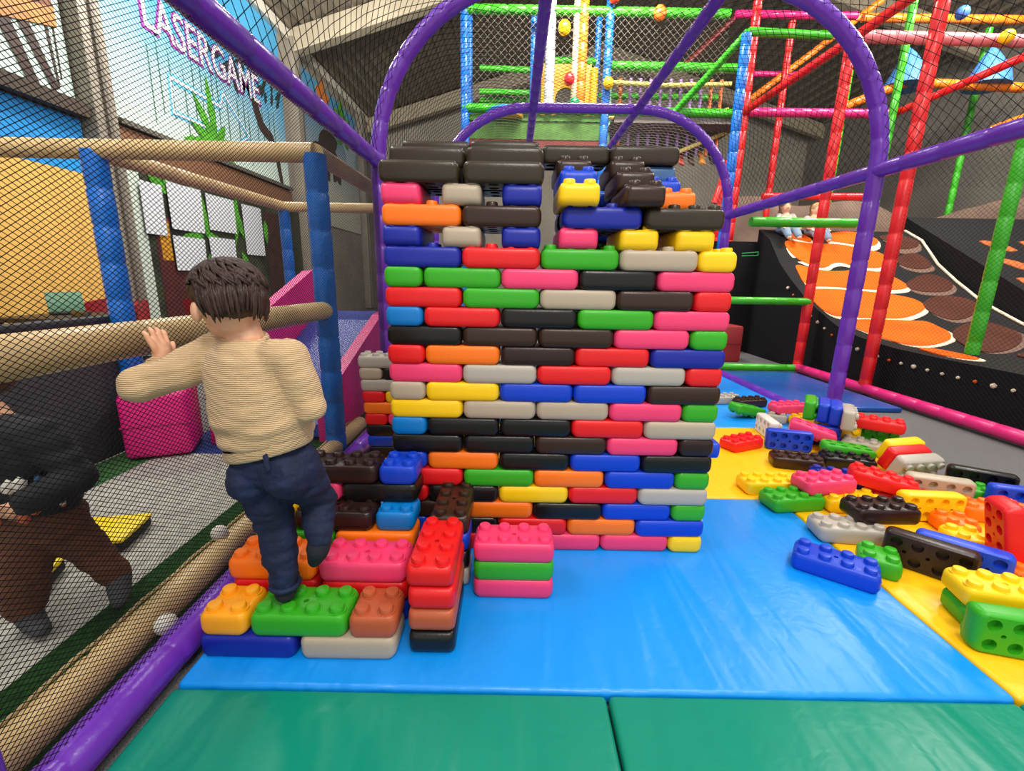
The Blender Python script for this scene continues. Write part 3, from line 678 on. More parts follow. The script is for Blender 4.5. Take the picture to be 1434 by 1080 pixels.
# ---------------------------------------------------------------- toddler corner beyond the net
turfm = mat('white_turf', (200, 198, 188), .95, bump=.8, bscale=120, var=.30, vscale=30, stretch=(1, .35, 1), spec=.1)
gturf = mat('green_turf', (44, 84, 40), .95, bump=.8, bscale=160, var=.5, vscale=60, spec=.1)
def strip(nm, x0, x1, y0, y1, m_, label, z=-.012):
    o = box(nm, ((x0 + x1) / 2, (y0 + y1) / 2, z - .012), (x1 - x0, y1 - y0, .05), m_, bevel=.004); return tag(o, label, 'turf')
strip('turf_strip', -1.43, -1.13, .2, 4.2, gturf, 'dark green turf strip along the beige floor tube')
strip('turf_strip', -2.30, -1.43, .2, 2.80, turfm, 'white turf lane where the running child is')
strip('turf_strip', -2.56, -2.30, .2, 3.1, mat('mid_green_turf', (62, 120, 56), .95, bump=.8, bscale=160, var=.4, vscale=50), 'brighter green turf strip below the dark grey panel')
strip('turf_strip', -2.30, -1.43, 2.80, 5.2, mat('blue_turf', (38, 62, 140), .95, bump=.6, bscale=140, var=.3, vscale=60), 'blue carpet strip under the pink slide')
gp = empty('low_fence_panel', (-2.6, 1.6, 0), 'dark grey padded low fence panel behind the running child', 'fence panel')
box('panel', (0, 0, .42), (.05, 2.7, .86), mat('dark_grey_pad', (66, 66, 70), .8, bump=.5, bscale=60, var=.3, vscale=60), gp, bevel=.02)
box('top_rail', (0, 0, .86), (.08, 2.7, .06), mat('dark_rail', (40, 40, 44), .6), gp, bevel=.02)
fen = empty('toddler_fence', (-1.2, 2.93, 0), 'beige and blue padded fence of the toddler corner', 'fence')
O = Vector((-1.2, 2.93, 0))
BX, BY = -2.52, 5.22
for p in ((-1.2, 2.93), (BX, 2.93), (BX, BY), (-1.2, BY)): tube('post', [(*p, 0), (*p, 1.86)], .066 if p[1] < 3 else .058, bluep, fen, sleeve=.22, origin=O)
tube('rail', [(-3.9, 2.93, 1.87), (-1.2, 2.93, 1.87)], .055, beige, fen, sleeve=.45, origin=O)
tube('rail', [(BX, 2.93, 1.86), (BX, BY, 1.88)], .052, beige, fen, sleeve=.45, origin=O)
tube('rail', [(-1.2, 2.93, 1.87), (-1.2, BY, 1.88)], .055, beige, fen, sleeve=.45, origin=O)
tube('rail', [(BX, BY, 1.88), (-1.2, BY, 1.88)], .052, beige, fen, sleeve=.45, origin=O)
tube('rail', [(-1.2, .2, .965), (-1.2, 2.93, .945)], .056, beige, fen, sleeve=.5, origin=O)
tube('floor_tube', [(-1.195, .2, .03), (-1.195, 3.4, .03)], .056, beige, fen, sleeve=.6, origin=O)
V, F = sweep([(-1.245, .2 + i * .08, .072 + .004 * math.sin(i * 1.9)) for i in range(40)], [.006] * 40, 6); o = obj('cord', mesh('cord', V, F, True), mat('cord', (170, 150, 110), .7), fen); o.location = -O
for y, z in ((1.71, .095), (1.235, .06)):
    o = icos('foam_knob', .034, mat('white_foam', (224, 220, 210), .7), fen, Vector((-1.225 if y > 1.5 else -1.10, y, z)) - O)
ys = mat('yellow_foam', (244, 214, 20), .5); bkf = mat('black_foam', (22, 22, 22), .7)
for (x, y, rz), lb in (((-1.80, 1.77, 12), 'yellow foam floor wedge with a black edge beyond the running child'), ((-1.86, 1.42, 20), 'yellow foam floor wedge at the heel of the running child')):
    o = empty('foam_wedge', (x, y, .012), lb, 'foam wedge', 'yellow foam wedges'); o.rotation_euler = (0, 0, R(rz))
    box('base', (0, 0, .02), (.30, .22, .04), bkf, o, bevel=.006); box('top', (0, 0, .048), (.31, .23, .018), ys, o, bevel=.006)
cu = empty('soft_cube', (-2.31, 2.86, .012), 'bright pink soft play cube standing at the foot of the slide', 'cushion'); cu.rotation_euler = (0, 0, R(24))
pk = mat('hot_pink_vinyl', (226, 30, 130), .45, bump=.15, bscale=12)
box('body', (0, 0, .21), (.36, .36, .42), pk, cu, bevel=.035, seg=3); box('seam', (0, 0, .21), (.364, .364, .012), mat('pink_seam', (170, 16, 92), .5), cu, bevel=.004)
# pink slide with a blue lane
sl = empty('toddler_slide', (-1.6, 3.3, 0), 'pink padded slide with a blue lane beside the blue post', 'slide'); OS = Vector((-1.6, 3.3, 0))
def side(x, prof, th=.09):
    n = len(prof); V = [Vector((x + s * th / 2, y, z)) - OS for s in (-1, 1) for y, z in prof]
    F = [tuple(range(n))[::-1], tuple(range(n, 2 * n))] + [(i, (i + 1) % n, n + (i + 1) % n, n + i) for i in range(n)]
    return mesh('side_wall', V, F)
obj('side_wall', side(-1.33, [(3.06, .0), (3.06, .34), (4.45, .80), (5.1, .84), (5.1, 0)]), pk, sl)
obj('side_wall', side(-2.05, [(2.98, .0), (2.98, .62), (4.6, 1.20), (5.1, 1.24), (5.1, 0)]), pk, sl)
lane = [(3.08, .03), (3.08, .12), (4.5, .74), (5.1, .78), (5.1, .03)]
V = [Vector((x, y, z)) - OS for x in (-2.0, -1.38) for y, z in lane]
obj('lane', mesh('lane', V, [(0, 1, 2, 3, 4)[::-1], (5, 6, 7, 8, 9)] + [(i, (i + 1) % 5, 5 + (i + 1) % 5, 5 + i) for i in range(5)]), mat('slide_lane', (52, 74, 168), .35, bump=.3, bscale=80), sl)

# ---------------------------------------------------------------- cafe corner along the side wall
darkw = mat('dark_wood', (38, 26, 22), .45, var=.3); redl = mat('red_leather', (142, 28, 36), .4)
def tub_chair(x, y, rz, lb):
    t = empty('tub_chair', (x, y, -.05), lb, 'chair', 'red tub chairs in the cafe corner'); t.rotation_euler = (0, 0, R(rz))
    box('seat', (0, 0, .42), (.46, .46, .12), redl, t, bevel=.03)
    V, F = [], []; n = 14
    for i in range(n):
        a = math.pi * (i / (n - 1)) + math.pi / 2
        for r_, z in ((.25, .36), (.29, .90 - .16 * abs(i / (n - 1) - .5)), (.235, .90 - .16 * abs(i / (n - 1) - .5)), (.20, .36)): V.append((r_ * math.cos(a), r_ * math.sin(a), z))
    for i in range(n - 1):
        for k in range(4): F.append((4 * i + k, 4 * i + (k + 1) % 4, 4 * i + 4 + (k + 1) % 4, 4 * i + 4 + k))
    F += [(0, 1, 2, 3), tuple(4 * (n - 1) + k for k in range(4))]
    obj('backrest', mesh('backrest', V, F, True, 40), redl, t)
    for sx in (-1, 1):
        for sy in (-1, 1):
            V, F = sweep([(sx * .17, sy * .17, .38), (sx * .21, sy * .21, 0)], [.024, .016], 8); obj('leg', mesh('leg', V, F, True, 40), darkw, t)
tub_chair(-4.85, 5.45, -60, 'red tub chair turned from the dark table, before the cream wall')
tub_chair(-5.10, 6.25, 20, 'red tub chair behind the blue post, by the wall column')
tub_chair(-4.80, 7.05, 160, 'red tub chair in front of the jungle print')
ct = empty('cafe_table', (-4.75, 4.85, -.05), 'dark wooden cafe table beside the red tub chairs', 'table')
box('tabletop', (0, 0, .73), (.75, .9, .045), darkw, ct, bevel=.01)
for sx in (-1, 1):
    for sy in (-1, 1): box('leg', (sx * .32, sy * .39, .355), (.05, .05, .71), darkw, ct, bevel=.006)
wc = empty('wooden_armchair', (-4.15, 4.0, -.05), 'dark wooden armchair with a red seat at the cafe table', 'chair'); wc.rotation_euler = (0, 0, R(-35))
box('seat', (0, 0, .45), (.5, .5, .07), redl, wc, bevel=.02)
for sx in (-1, 1):
    for sy in (-1, 1): box('leg', (sx * .23, sy * .23, .36 if sy > 0 else .33), (.045, .045, .72 if sy > 0 else .66), darkw, wc, bevel=.006)
    box('armrest', (sx * .23, 0, .67), (.06, .52, .04), darkw, wc, bevel=.01)
box('backrest', (0, .25, .80), (.5, .035, .10), darkw, wc, bevel=.01); box('back_rail', (0, .25, .60), (.46, .03, .05), darkw, wc, bevel=.008)
nb = empty('laptop', (-4.85, 4.98, .705), 'greenish laptop screen standing open on the dark cafe table', 'laptop'); nb.rotation_euler = (0, 0, R(55))
box('base', (0, 0, .012), (.30, .22, .02), blackp, nb, bevel=.004); box('screen', (0, .12, .12), (.30, .012, .22), mat('screen_green', (96, 142, 112), .4), nb, bevel=.003, rot=(R(-12), 0, 0))

# ---------------------------------------------------------------- lava slide behind the red posts
PY = [2.4, 3.0, 4.2, 4.9, 5.4, 5.85, 6.5, 7.0, 7.37, 7.7, 8.1]; PZ = [.47, .47, .48, .50, .55, .65, .93, 1.24, 1.50, 1.85, 2.05]
def lz(y):
    for i in range(len(PY) - 1):
        if PY[i] <= y <= PY[i + 1]: return PZ[i] + (PZ[i + 1] - PZ[i]) * (y - PY[i]) / (PY[i + 1] - PY[i])
    return PZ[0] if y < PY[0] else PZ[-1]
vo = empty('lava_slide', (5.3, 5.5, 0), 'wide black slide painted with orange and brown lava scales', 'slide'); OV = Vector((5.3, 5.5, 0))
blackv = mat('black_vinyl', (24, 23, 24), .8, spec=.2, bump=.1)
ys_ = [2.4 + .19 * i for i in range(31)]
V = []
for y in ys_:
    for xx in (4.15, 6.62): V += [Vector((xx, y, lz(y))) - OV, Vector((xx, y, -.05)) - OV]
F = []
for i in range(len(ys_) - 1):
    a = 4 * i; b = a + 4; F += [(a, a + 2, b + 2, b), (a, b, b + 1, a + 1), (a + 2, a + 3, b + 3, b + 2)]
F += [(0, 1, 3, 2), tuple(4 * (len(ys_) - 1) + k for k in (0, 2, 3, 1))]
obj('slide_body', mesh('slide_body', V, F), blackv, vo)
def scale_mat(name, c, rim):
    M = mat(name, c, .45); return M
om = mat('lava_orange', (246, 104, 18), .85, spec=.15, var=.15, vscale=2); wm = mat('lava_white_edge', (240, 222, 190), .8); brm = mat('lava_brown', (84, 46, 34), .85, spec=.15, var=.2, vscale=2); brr = mat('lava_brown_edge', (112, 84, 70), .85)
LAVA = [
 ('o', [(4.42, 7.78), (4.60, 7.9), (4.80, 7.9), (4.82, 7.62), (4.61, 7.67)]),
 ('o', [(5.07, 7.67), (5.2, 7.9), (5.5, 8.0), (5.8, 7.98), (5.91, 7.67), (5.68, 7.57), (5.39, 7.63)]),
 ('o', [(4.42, 7.66), (4.80, 7.59), (5.23, 7.60), (5.56, 7.52), (5.83, 7.46), (5.66, 7.22), (5.30, 7.22), (5.06, 7.36), (4.79, 7.17), (4.61, 7.30), (4.44, 7.46)]),
 ('o', [(4.43, 7.26), (4.67, 7.14), (4.92, 7.10), (5.28, 7.16), (5.63, 7.09), (5.76, 6.84), (5.60, 6.74), (5.18, 6.73), (4.71, 6.79), (4.36, 6.78), (4.40, 7.08)]),
 ('o', [(4.33, 6.69), (4.72, 6.70), (5.09, 6.66), (5.44, 6.60), (5.68, 6.49), (5.60, 6.27), (5.15, 6.02), (4.87, 6.02), (4.47, 6.03), (4.28, 6.08), (4.28, 6.38)]),
 ('o', [(4.36, 5.91), (4.73, 5.95), (5.13, 5.93), (5.41, 5.92), (5.33, 5.49), (4.77, 5.05), (4.41, 4.95), (4.42, 5.40), (4.36, 5.64)]),
 ('o', [(4.37, 4.85), (4.55, 4.81), (4.53, 4.33), (4.39, 4.21), (4.26, 4.36)]),
 ('b', [(6.0, 7.85), (6.4, 7.95), (6.58, 7.63), (6.27, 7.54), (6.09, 7.59)]), ('b', [(5.97, 7.38), (6.42, 7.52), (6.55, 7.27), (6.18, 7.18)]),
 ('b', [(5.82, 6.87), (6.31, 7.13), (6.54, 6.94), (6.36, 6.72), (6.01, 6.69), (5.84, 6.75)]), ('b', [(5.74, 6.43), (6.11, 6.62), (6.53, 6.54), (6.31, 6.21), (5.83, 5.96), (5.68, 6.15)]),
 ('b', [(5.52, 5.70), (6.15, 6.00), (6.33, 5.62), (5.49, 4.90), (4.92, 4.59), (5.12, 5.07)]), ('b', [(5.0, 4.45), (5.6, 4.75), (6.4, 5.4), (6.5, 4.6), (5.4, 3.9)])]
def surf_patch(name, pts, m_, h, parent, org, fz, k=6):
    """outline laid on the curved surface as a thin raised sheet"""
    bm = bmesh.new(); vs = [bm.verts.new((x, y, 0)) for x, y in pts]
    f = bm.faces.new(vs)
    for lo in [min(p[1] for p in pts) + (max(p[1] for p in pts) - min(p[1] for p in pts)) * i / k for i in range(1, k)]:
        bmesh.ops.bisect_plane(bm, geom=bm.verts[:] + bm.edges[:] + bm.faces[:], plane_co=(0, lo, 0), plane_no=(0, 1, 0))
    r = bmesh.ops.extrude_face_region(bm, geom=bm.faces[:]); up = {e for e in r['geom'] if isinstance(e, bmesh.types.BMVert)}
    for v in bm.verts: v.co = Vector((v.co.x, v.co.y, fz(v.co.y) + (h if v in up else .001))) - org
    return obj(name, bm_mesh(name, bm), m_, parent)
def smooth_poly(pts, it=2):
    for _ in range(it):
        q = []
        for i in range(len(pts)):
            a, b = pts[i], pts[(i + 1) % len(pts)]
            q += [(a[0] * .75 + b[0] * .25, a[1] * .75 + b[1] * .25), (a[0] * .25 + b[0] * .75, a[1] * .25 + b[1] * .75)]
        pts = q
    return pts
for kd, pts in LAVA:
    cx = sum(p[0] for p in pts) / len(pts); cy = sum(p[1] for p in pts) / len(pts); pts = [(max(4.17, cx + (x - cx) * 1.12), cy + (y - cy) * 1.06) for x, y in pts]; sp_ = smooth_poly(pts)
    edge = surf_patch('lava_scale', [(x, y - .035) for x, y in sp_], wm if kd == 'o' else brr, .006, vo, OV, lz)
    surf_patch('scale_face', [(x, y + .035) for x, y in sp_], om if kd == 'o' else brm, .014, edge, OV, lz)
for i in range(26):
    y = 3.0 + i * .16; icos('rivet', .018 if i % 5 else .026, wm if i % 6 else om, vo, Vector((4.14, y, lz(y) - .14)) - OV, 1)
V, F = sweep([Vector((6.62, y, lz(y) + .02)) - OV for y in ys_[16:]], [.02] * len(ys_[16:]), 6); obj('edge_piping', mesh('edge_piping', V, F, True), wm, vo)
box('back_panel', Vector((3.5, 8.15, .9)) - OV, (1.35, .08, 1.9), blackv, vo)
# upper slide to its side
v2 = empty('upper_lava_slide', (8.3, 6.9, 0), 'upper dark slide with diamond lava patches and round bulbs beyond the green pole', 'slide'); O2 = Vector((8.3, 6.9, 0))
def uz(y): return 1.05 + (y - 6.0) * .55
V = []
for xx in (6.75, 10.2):
    for y in (6.0, 8.3): V += [Vector((xx, y, uz(y))) - O2, Vector((xx, y, -.05)) - O2]
obj('slide_body', mesh('slide_body', V, [(0, 2, 6, 4), (0, 1, 3, 2), (4, 6, 7, 5), (0, 4, 5, 1), (2, 3, 7, 6)]), blackv, v2)
amb = mat('lava_amber', (206, 104, 40), .5, var=.35, vscale=3)
for j, y in enumerate((6.25, 6.75, 7.3)):
    for i in range(5):
        x = 6.85 + i * .62 + j * .2
        surf_patch('lava_patch', smooth_poly([(x, y + .16), (x + .22, y + .2), (x + .46, y - .1), (x + .2, y - .16)], 1), amb, .012, v2, O2, uz, 2)
for i in range(12): icos('bulb', .035, mat('bulb_amber', (240, 200, 130), .4), v2, Vector((6.95 + i * .27, 5.985, .95)) - O2, 1)
# rising dark mound behind the slide
md = empty('volcano_backdrop', (7.0, 9.2, 0), 'brown sculpted volcano backdrop rising behind the lava slide', 'backdrop')
V, F = [], []; nx, nz = 44, 12
for i in range(nx + 1):
    for k in range(nz + 1):
        x = 4.2 + 6.8 * i / nx; t = k / nz; top = 2.75 + .5 * noise.noise(Vector((x * .55, 3, 1)))
        V.append(Vector((x, 8.75 + .9 * t + .18 * noise.noise(Vector((x * 1.1, t * 4, 2))), -.05 + top * t)) - Vector((7.0, 9.2, 0)))
for i in range(nx):
    for k in range(nz): a = i * (nz + 1) + k; F.append((a, a + nz + 1, a + nz + 2, a + 1))
o = obj('rock_face', mesh('rock_face', V, F, True), mat('volcano_rock', (128, 104, 90), .85, var=.35, vscale=1.6, bump=.4, bscale=4), md); o.modifiers.new('t', 'SOLIDIFY').thickness = .1

# red posts, pink kerb and green bars in front of the slide
rosep = mat('rose_vinyl_pad', (206, 110, 116), .4); brownp = mat('maroon_vinyl_pad', (120, 40, 40), .4)
rf = empty('slide_barrier', (3.98, 5.6, 0), 'red padded posts with pink kerb and green bars before the lava slide', 'play frame'); OR = Vector((3.98, 5.6, 0))
tube('post', [(3.98, 4.98, 0), (3.98, 4.98, 4.6)], .062, redp, rf, sleeve=.26, origin=OR)
tube('post', [(3.98, 6.22, 0), (3.98, 6.22, 4.0)], .062, redp, rf, sleeve=.26, origin=OR)
tube('kerb', [(3.96, 2.2, .03), (3.96, 6.22, .03)], .056, pinkp, rf, sleeve=.24, origin=OR)
for z in (.02, .93): tube('bar', [(2.76, 6.2, z), (3.98, 6.2, z)], .05, greenp, rf, sleeve=.3, origin=OR)
tube('bar', [(2.76, 5.6, 1.86), (3.98, 5.6, 1.86)], .055, greenp, rf, sleeve=.3, origin=OR)
tube('post', [(4.72, 4.62, .47), (4.72, 4.62, 3.2)], .06, greenp, rf, sleeve=.3, origin=OR)
threads('net', diag_lines(2.2, 6.22, .05, 2.6, 40, .030, lambda a, b: Vector((3.98, a, b)) - OR), .0011, thread, rf)
V, F = sweep([Vector((2.85, 5.9, 1.52)) - OR, Vector((3.05, 5.9, 1.54)) - OR, Vector((3.05, 5.9, 1.50)) - OR, Vector((2.85, 5.9, 1.49)) - OR], [.008] * 4, 6)
obj('cord_loop', mesh('cord_loop', V, F), mat('green_cord', (10, 150, 70), .6), rf)
rb = empty('soft_cube', (3.35, 7.2, -.05), 'dark red soft cube on the floor beyond the green bars', 'cushion')
box('body', (0, 0, .28), (.42, .42, .56), mat('dark_red_vinyl', (150, 40, 44), .5), rb, bevel=.03); box('seam', (0, 0, .28), (.426, .426, .012), mat('dark_red_seam', (96, 20, 26), .5), rb, bevel=.004)

# ---------------------------------------------------------------- climbing structure at the back
ps = empty('climbing_structure', (1.5, 9.0, 0), 'multi-level climbing structure of blue posts with green and red padded bars at the back', 'play frame'); OP = Vector((1.5, 9.0, 0))
BARS = [
    (bluep, 0.075, [(-0.93, 9.0, 5.68), (-0.93, 9.0, 0.0)]),
    (bluep, 0.055, [(-0.95, 10.2, 6.29), (-0.95, 10.2, 0.0)]),
    (bluep, 0.06, [(0.28, 9.3, 5.83), (0.28, 9.3, 0.0)]),
    (bluep, 0.06, [(1.57, 10.2, 6.26), (1.57, 10.2, 0.0)]),
    (bluep, 0.075, [(1.57, 9.0, 5.81), (1.57, 9.0, 0.0)]),
    (greenp, 0.075, [(-0.93, 9.0, 5.64), (3.61, 9.0, 5.63)]),
    (greenp, 0.075, [(-0.97, 9.0, 4.12), (4.04, 9.0, 4.1)]),
    (greenp, 0.06, [(-0.81, 11.0, 5.55), (0.26, 11.0, 5.53)]),
    (greenp, 0.06, [(-0.83, 11.2, 5.17), (0.28, 11.2, 5.16)]),
    (greenp, 0.06, [(-0.84, 11.4, 5.07), (0.29, 11.4, 5.08)]),
    (greenp, 0.065, [(0.68, 9.6, 5.13), (1.45, 9.6, 5.13)]),
    (greenp, 0.075, [(1.62, 9.2, 4.9), (4.0, 9.2, 4.9)]),
    (greenp, 0.06, [(1.68, 10.5, 4.88), (4.15, 10.5, 4.88)]),
    (greenp, 0.06, [(2.82, 9.0, 4.11), (3.48, 7.9, 4.86)]),
    (greenp, 0.06, [(3.48, 7.9, 4.86), (4.75, 7.9, 4.83)]),
    (bluep, 0.075, [(3.46, 7.9, 4.83), (3.45, 7.9, 2.26)]),
    (redp, 0.07, [(3.91, 8.65, 5.66), (3.99, 8.65, 2.72)]),
    (redp, 0.06, [(5.01, 9.6, 5.83), (5.04, 9.6, 4.37)]),
    (redp, 0.06, [(3.93, 8.9, 3.6), (3.67, 8.9, 2.58)]),
    (redp, 0.05, [(3.86, 9.1, 3.05), (3.78, 9.1, 2.61)]),
    (redp, 0.06, [(3.88, 8.6, 4.0), (4.28, 6.6, 4.23)]),
    (redp, 0.06, [(4.28, 6.6, 4.23), (4.2, 5.6, 4.17)]),
    (orangep, 0.06, [(4.59, 10.0, 4.68), (6.85, 10.0, 6.4)]),
    (brownp, 0.055, [(3.59, 11.0, 5.69), (4.67, 11.0, 6.69)]),
    (pinkp, 0.065, [(3.96, 9.6, 5.93), (6.17, 9.6, 5.94)]),
    (pinkp, 0.055, [(4.83, 10.5, 5.33), (5.78, 10.5, 5.33)]),
    (pinkp, 0.07, [(3.95, 8.6, 4.0), (6.35, 8.6, 4.01)]),
    (orangep, 0.07, [(6.15, 9.4, 5.81), (9.03, 9.4, 5.82)]),
    (rosep, 0.085, [(4.91, 7.9, 4.83), (7.67, 7.9, 4.8)]),
    (greenp, 0.06, [(6.26, 8.4, 5.57), (6.25, 8.4, 3.45)]),
    (greenp, 0.06, [(6.47, 10.0, 5.21), (6.47, 10.0, 4.45)]),
    (greenp, 0.06, [(8.99, 10.0, 5.97), (9.02, 10.0, 5.12)]),
    (redp, 0.055, [(6.36, 8.6, 3.98), (6.84, 7.0, 4.2)]),
    (orangep, 0.08, [(6.19, 9.6, 4.44), (7.31, 9.6, 4.88)]),
    (orangep, 0.08, [(7.31, 9.6, 4.88), (9.13, 9.2, 4.67)]),
    (orangep, 0.07, [(8.55, 9.0, 3.92), (8.66, 8.6, 3.99)]),
    (redp, 0.055, [(4.03, 7.9, 2.54), (5.68, 7.9, 2.56)]),
]
for m_, r_, pts in BARS:
    pts = [list(p) for p in pts]
    vert = abs(pts[0][0] - pts[-1][0]) < .12 and abs(pts[0][1] - pts[-1][1]) < .01
    if vert: pts[-1][2] = -.05; pts[-1][0] = pts[0][0]
    tube('post' if vert else 'bar', pts, r_, m_, ps, seg=10, sleeve=.30, origin=OP)
def P(x, y, z): return Vector((x, y, z)) - OP
box('deck', P(.35, 10.1, 3.98), (2.6, 2.2, .10), mat('deck_green', (70, 120, 40), .8, var=.3), ps)
box('deck_skirt', P(.35, 9.05, 3.80), (2.5, .06, .34), mat('skirt_green', (74, 122, 40), .8, var=.3, vscale=10), ps)
box('deck_skirt', P(.35, 9.06, 3.42), (2.5, .06, .42), mat('skirt_red', (118, 34, 30), .8, var=.2), ps)
box('deck', P(2.9, 10.1, 3.98), (2.3, 2.2, .10), mat('deck_grey', (110, 104, 98), .8), ps)
tube('white_pipe', [(.56, 9.0, 5.9), (.56, 9.0, 4.05)], .085, mat('white_pad', (224, 220, 222), .4), ps, sleeve=.25, origin=OP)
tube('orange_pipe', [(1.12, 9.0, 5.9), (1.12, 9.0, 4.05)], .085, orangep, ps, sleeve=.3, origin=OP)
tube('cream_pipe', [(1.0, 9.0, 5.9), (1.0, 9.0, 4.05)], .055, mat('cream_pad', (226, 204, 160), .4), ps, sleeve=.3, origin=OP)
# yellow arch panel
ya = mat('yellow_panel', (250, 180, 14), .4)
arch = [(0, 0), (0, 1.0), (.92, 1.0), (.92, 0), (.66, 0)] + [(.46 + .2 * math.cos(t), .42 + .2 * math.sin(t)) for t in [i * math.pi / 8 for i in range(9)]] + [(.26, 0)]
poly_plate('arch_panel', arch, .08, lambda u, v, q: P(.45 + u, 9.5 + q, 4.04 + v), ya, ps)
tube('arch_post', [(1.42, 9.45, 4.05), (1.42, 9.45, 4.95)], .07, ya, ps, sleeve=2, origin=OP)
# net bridge with coloured slats
cols_ = ['mint', 'orange', 'lilac', 'lilac', 'lilac', 'lilac', 'lilac', 'lilac', 'lilac', 'lilac', 'orange', 'orange']
cdict = dict(mint=(150, 214, 180), orange=(236, 122, 50), lilac=(168, 130, 196))
for i, c in enumerate(cols_):
    x = 1.75 + i * .19; tube('slat_rope', [(x, 9.6, 4.86), (x + .03, 9.6, 3.55)], .032, mat('slat_' + c, cdict[c], .5), ps, seg=8, sleeve=.4, origin=OP)
ropem = mat('yellow_rope', (232, 214, 120), .7)
for pts in ([(1.6, 9.55, 4.78), (2.8, 9.55, 4.74), (4.0, 9.55, 4.78)], [(1.6, 9.55, 4.2), (2.4, 9.55, 4.12), (3.2, 9.55, 4.08), (4.0, 9.55, 4.35)], [(1.7, 9.5, 3.6), (2.9, 9.5, 3.5), (4.0, 9.5, 3.95)]): tube('rope', pts, .04, ropem, ps, seg=8, sleeve=.12, origin=OP)
for i in range(11):
    x = 1.75 + i * .2; c = [(60, 40, 34), (200, 130, 40), (30, 30, 32), (150, 50, 40)][i % 4]
    box('bridge_plank', P(x, 9.45, 3.38 + .01 * i), (.11, .55, .05), mat('plank_%d' % (i % 4), c, .6), ps, bevel=.01, rot=(R(35), R(20), 0))
threads('net', diag_lines(-.93, 3.6, 4.1, 5.65, 45, .085, lambda a, b: P(a, 8.93, b)), .0024, whitethread, ps)
threads('net', diag_lines(-.93, 1.57, 4.1, 6.0, 45, .10, lambda a, b: P(a, 11.2, b)), .003, thread, ps)
threads('net', diag_lines(4.0, 9.0, 2.9, 5.9, 45, .10, lambda a, b: P(a, 8.75, b)), .0022, thread, ps)
for x, z, c in ((.78, 5.32, (250, 200, 20)), (.90, 4.55, (226, 40, 40)), (2.38, 5.56, (236, 110, 40)), (1.58, 4.5, (240, 180, 20)), (1.01, 4.17, (20, 130, 80)), (1.6, 5.8, (230, 60, 40))):
    icos('net_ball', .11 if z > 5 else .095, mat('ball_%d_%d_%d' % c, c, .3), ps, P(x, 8.86, z), 2, (1, .8, 1.15))
icos('net_ball', .10, mat('ball_blue2', (60, 100, 180), .3), ps, P(7.15, 8.5, 5.46)); icos('net_ball', .10, mat('ball_yel2', (240, 190, 30), .3), ps, P(7.2, 7.7, 4.76))
V, F = sweep([P(-.21, 9.0, 4.0), P(-.21, 9.0, 4.05), P(-.21, 9.0, 4.10)], [.30, .34, .28], 20); obj('net_disc', mesh('net_disc', V, F, True, 40), mat('disc_blue', (60, 130, 190), .4), ps)
V, F = sweep([P(-.21, 9.0, 3.96), P(-.21, 9.0, 4.0)], [.31, .33], 20); obj('net_disc', mesh('net_disc', V, F, True, 40), mat('disc_orange', (220, 170, 60), .4), ps)
tent = mat('blue_cone', (70, 130, 200), .5)
for x, y, z in ((7.3, 9.62, 4.8), (8.62, 9.4, 4.75)):
    V, F = sweep([P(x, y, z), P(x + .02, y, z + .25), P(x - .03, y, z + .55), P(x - .05, y, z + .66)], [.36, .28, .10, .01], 14); obj('cone', mesh('cone', V, F, True, 60), tent, ps)

# ---------------------------------------------------------------- people
def blob(parts, voxel, smooth=3, disp=None):
    """one continuous surface grown from tapered limbs and ellipsoids"""
    bm = bmesh.new()
    for p in parts:
        if p[0] == 'e':
            _, c, rad, rot = p if len(p) == 4 else (*p, None)
            r = bmesh.ops.create_icosphere(bm, subdivisions=3, radius=1)
            for v in r['verts']:
                q = Vector((v.co.x * rad[0], v.co.y * rad[1], v.co.z * rad[2]))
                if rot: q = Euler([R(a) for a in rot]).to_matrix() @ q
                v.co = q + Vector(c)
        elif p[0] == 'r':      # loft of ellipses: (centre, rx, ry, turn, tilt)
            q_ = 28; vs = []
            for c, rx_, ry_, tn, ti in p[1]:
                for i in range(q_):
                    t = 2 * math.pi * i / q_; ex, ey = rx_ * math.cos(t), ry_ * math.sin(t)
                    vs.append(bm.verts.new((c[0] + ex * math.cos(R(tn)) - ey * math.sin(R(tn)), c[1] + ex * math.sin(R(tn)) + ey * math.cos(R(tn)), c[2] + ex * ti)))
            for k in range(len(p[1]) - 1):
                for i in range(q_): j = (i + 1) % q_; bm.faces.new((vs[k * q_ + i], vs[k * q_ + j], vs[(k + 1) * q_ + j], vs[(k + 1) * q_ + i]))
            bm.faces.new(vs[:q_][::-1]); bm.faces.new(vs[-q_:])
        else:
            pts = [Vector(q) for q in p[1]]; rad = p[2]
            V, F = sweep(pts, rad, 14); vs = [bm.verts.new(v) for v in V]
            for f in F: bm.faces.new([vs[i] for i in f])
            for q, r_ in zip(pts, rad):
                r = bmesh.ops.create_icosphere(bm, subdivisions=2, radius=r_ * .995)
                for v in r['verts']: v.co += q
    me = bpy.data.meshes.new('blob'); bmesh.ops.recalc_face_normals(bm, faces=bm.faces); bm.to_mesh(me); bm.free()
    o = bpy.data.objects.new('blob', me); COL.objects.link(o)
    rm = o.modifiers.new('r', 'REMESH'); rm.mode = 'VOXEL'; rm.voxel_size = voxel; rm.use_smooth_shade = True
    if smooth: s = o.modifiers.new('s', 'SMOOTH'); s.factor = .5; s.iterations = smooth
    dg = bpy.context.evaluated_depsgraph_get(); out = bpy.data.meshes.new_from_object(o.evaluated_get(dg))
    bpy.data.objects.remove(o)
    if disp:
        out.update(); ns = [v.normal.copy() for v in out.vertices]
        for v, n_ in zip(out.vertices, ns): v.co += n_ * disp(v.co)
    for p in out.polygons: p.use_smooth = True
    out.materials.clear()
    return out
def shift(me, o):
    for v in me.vertices: v.co -= o
    return me
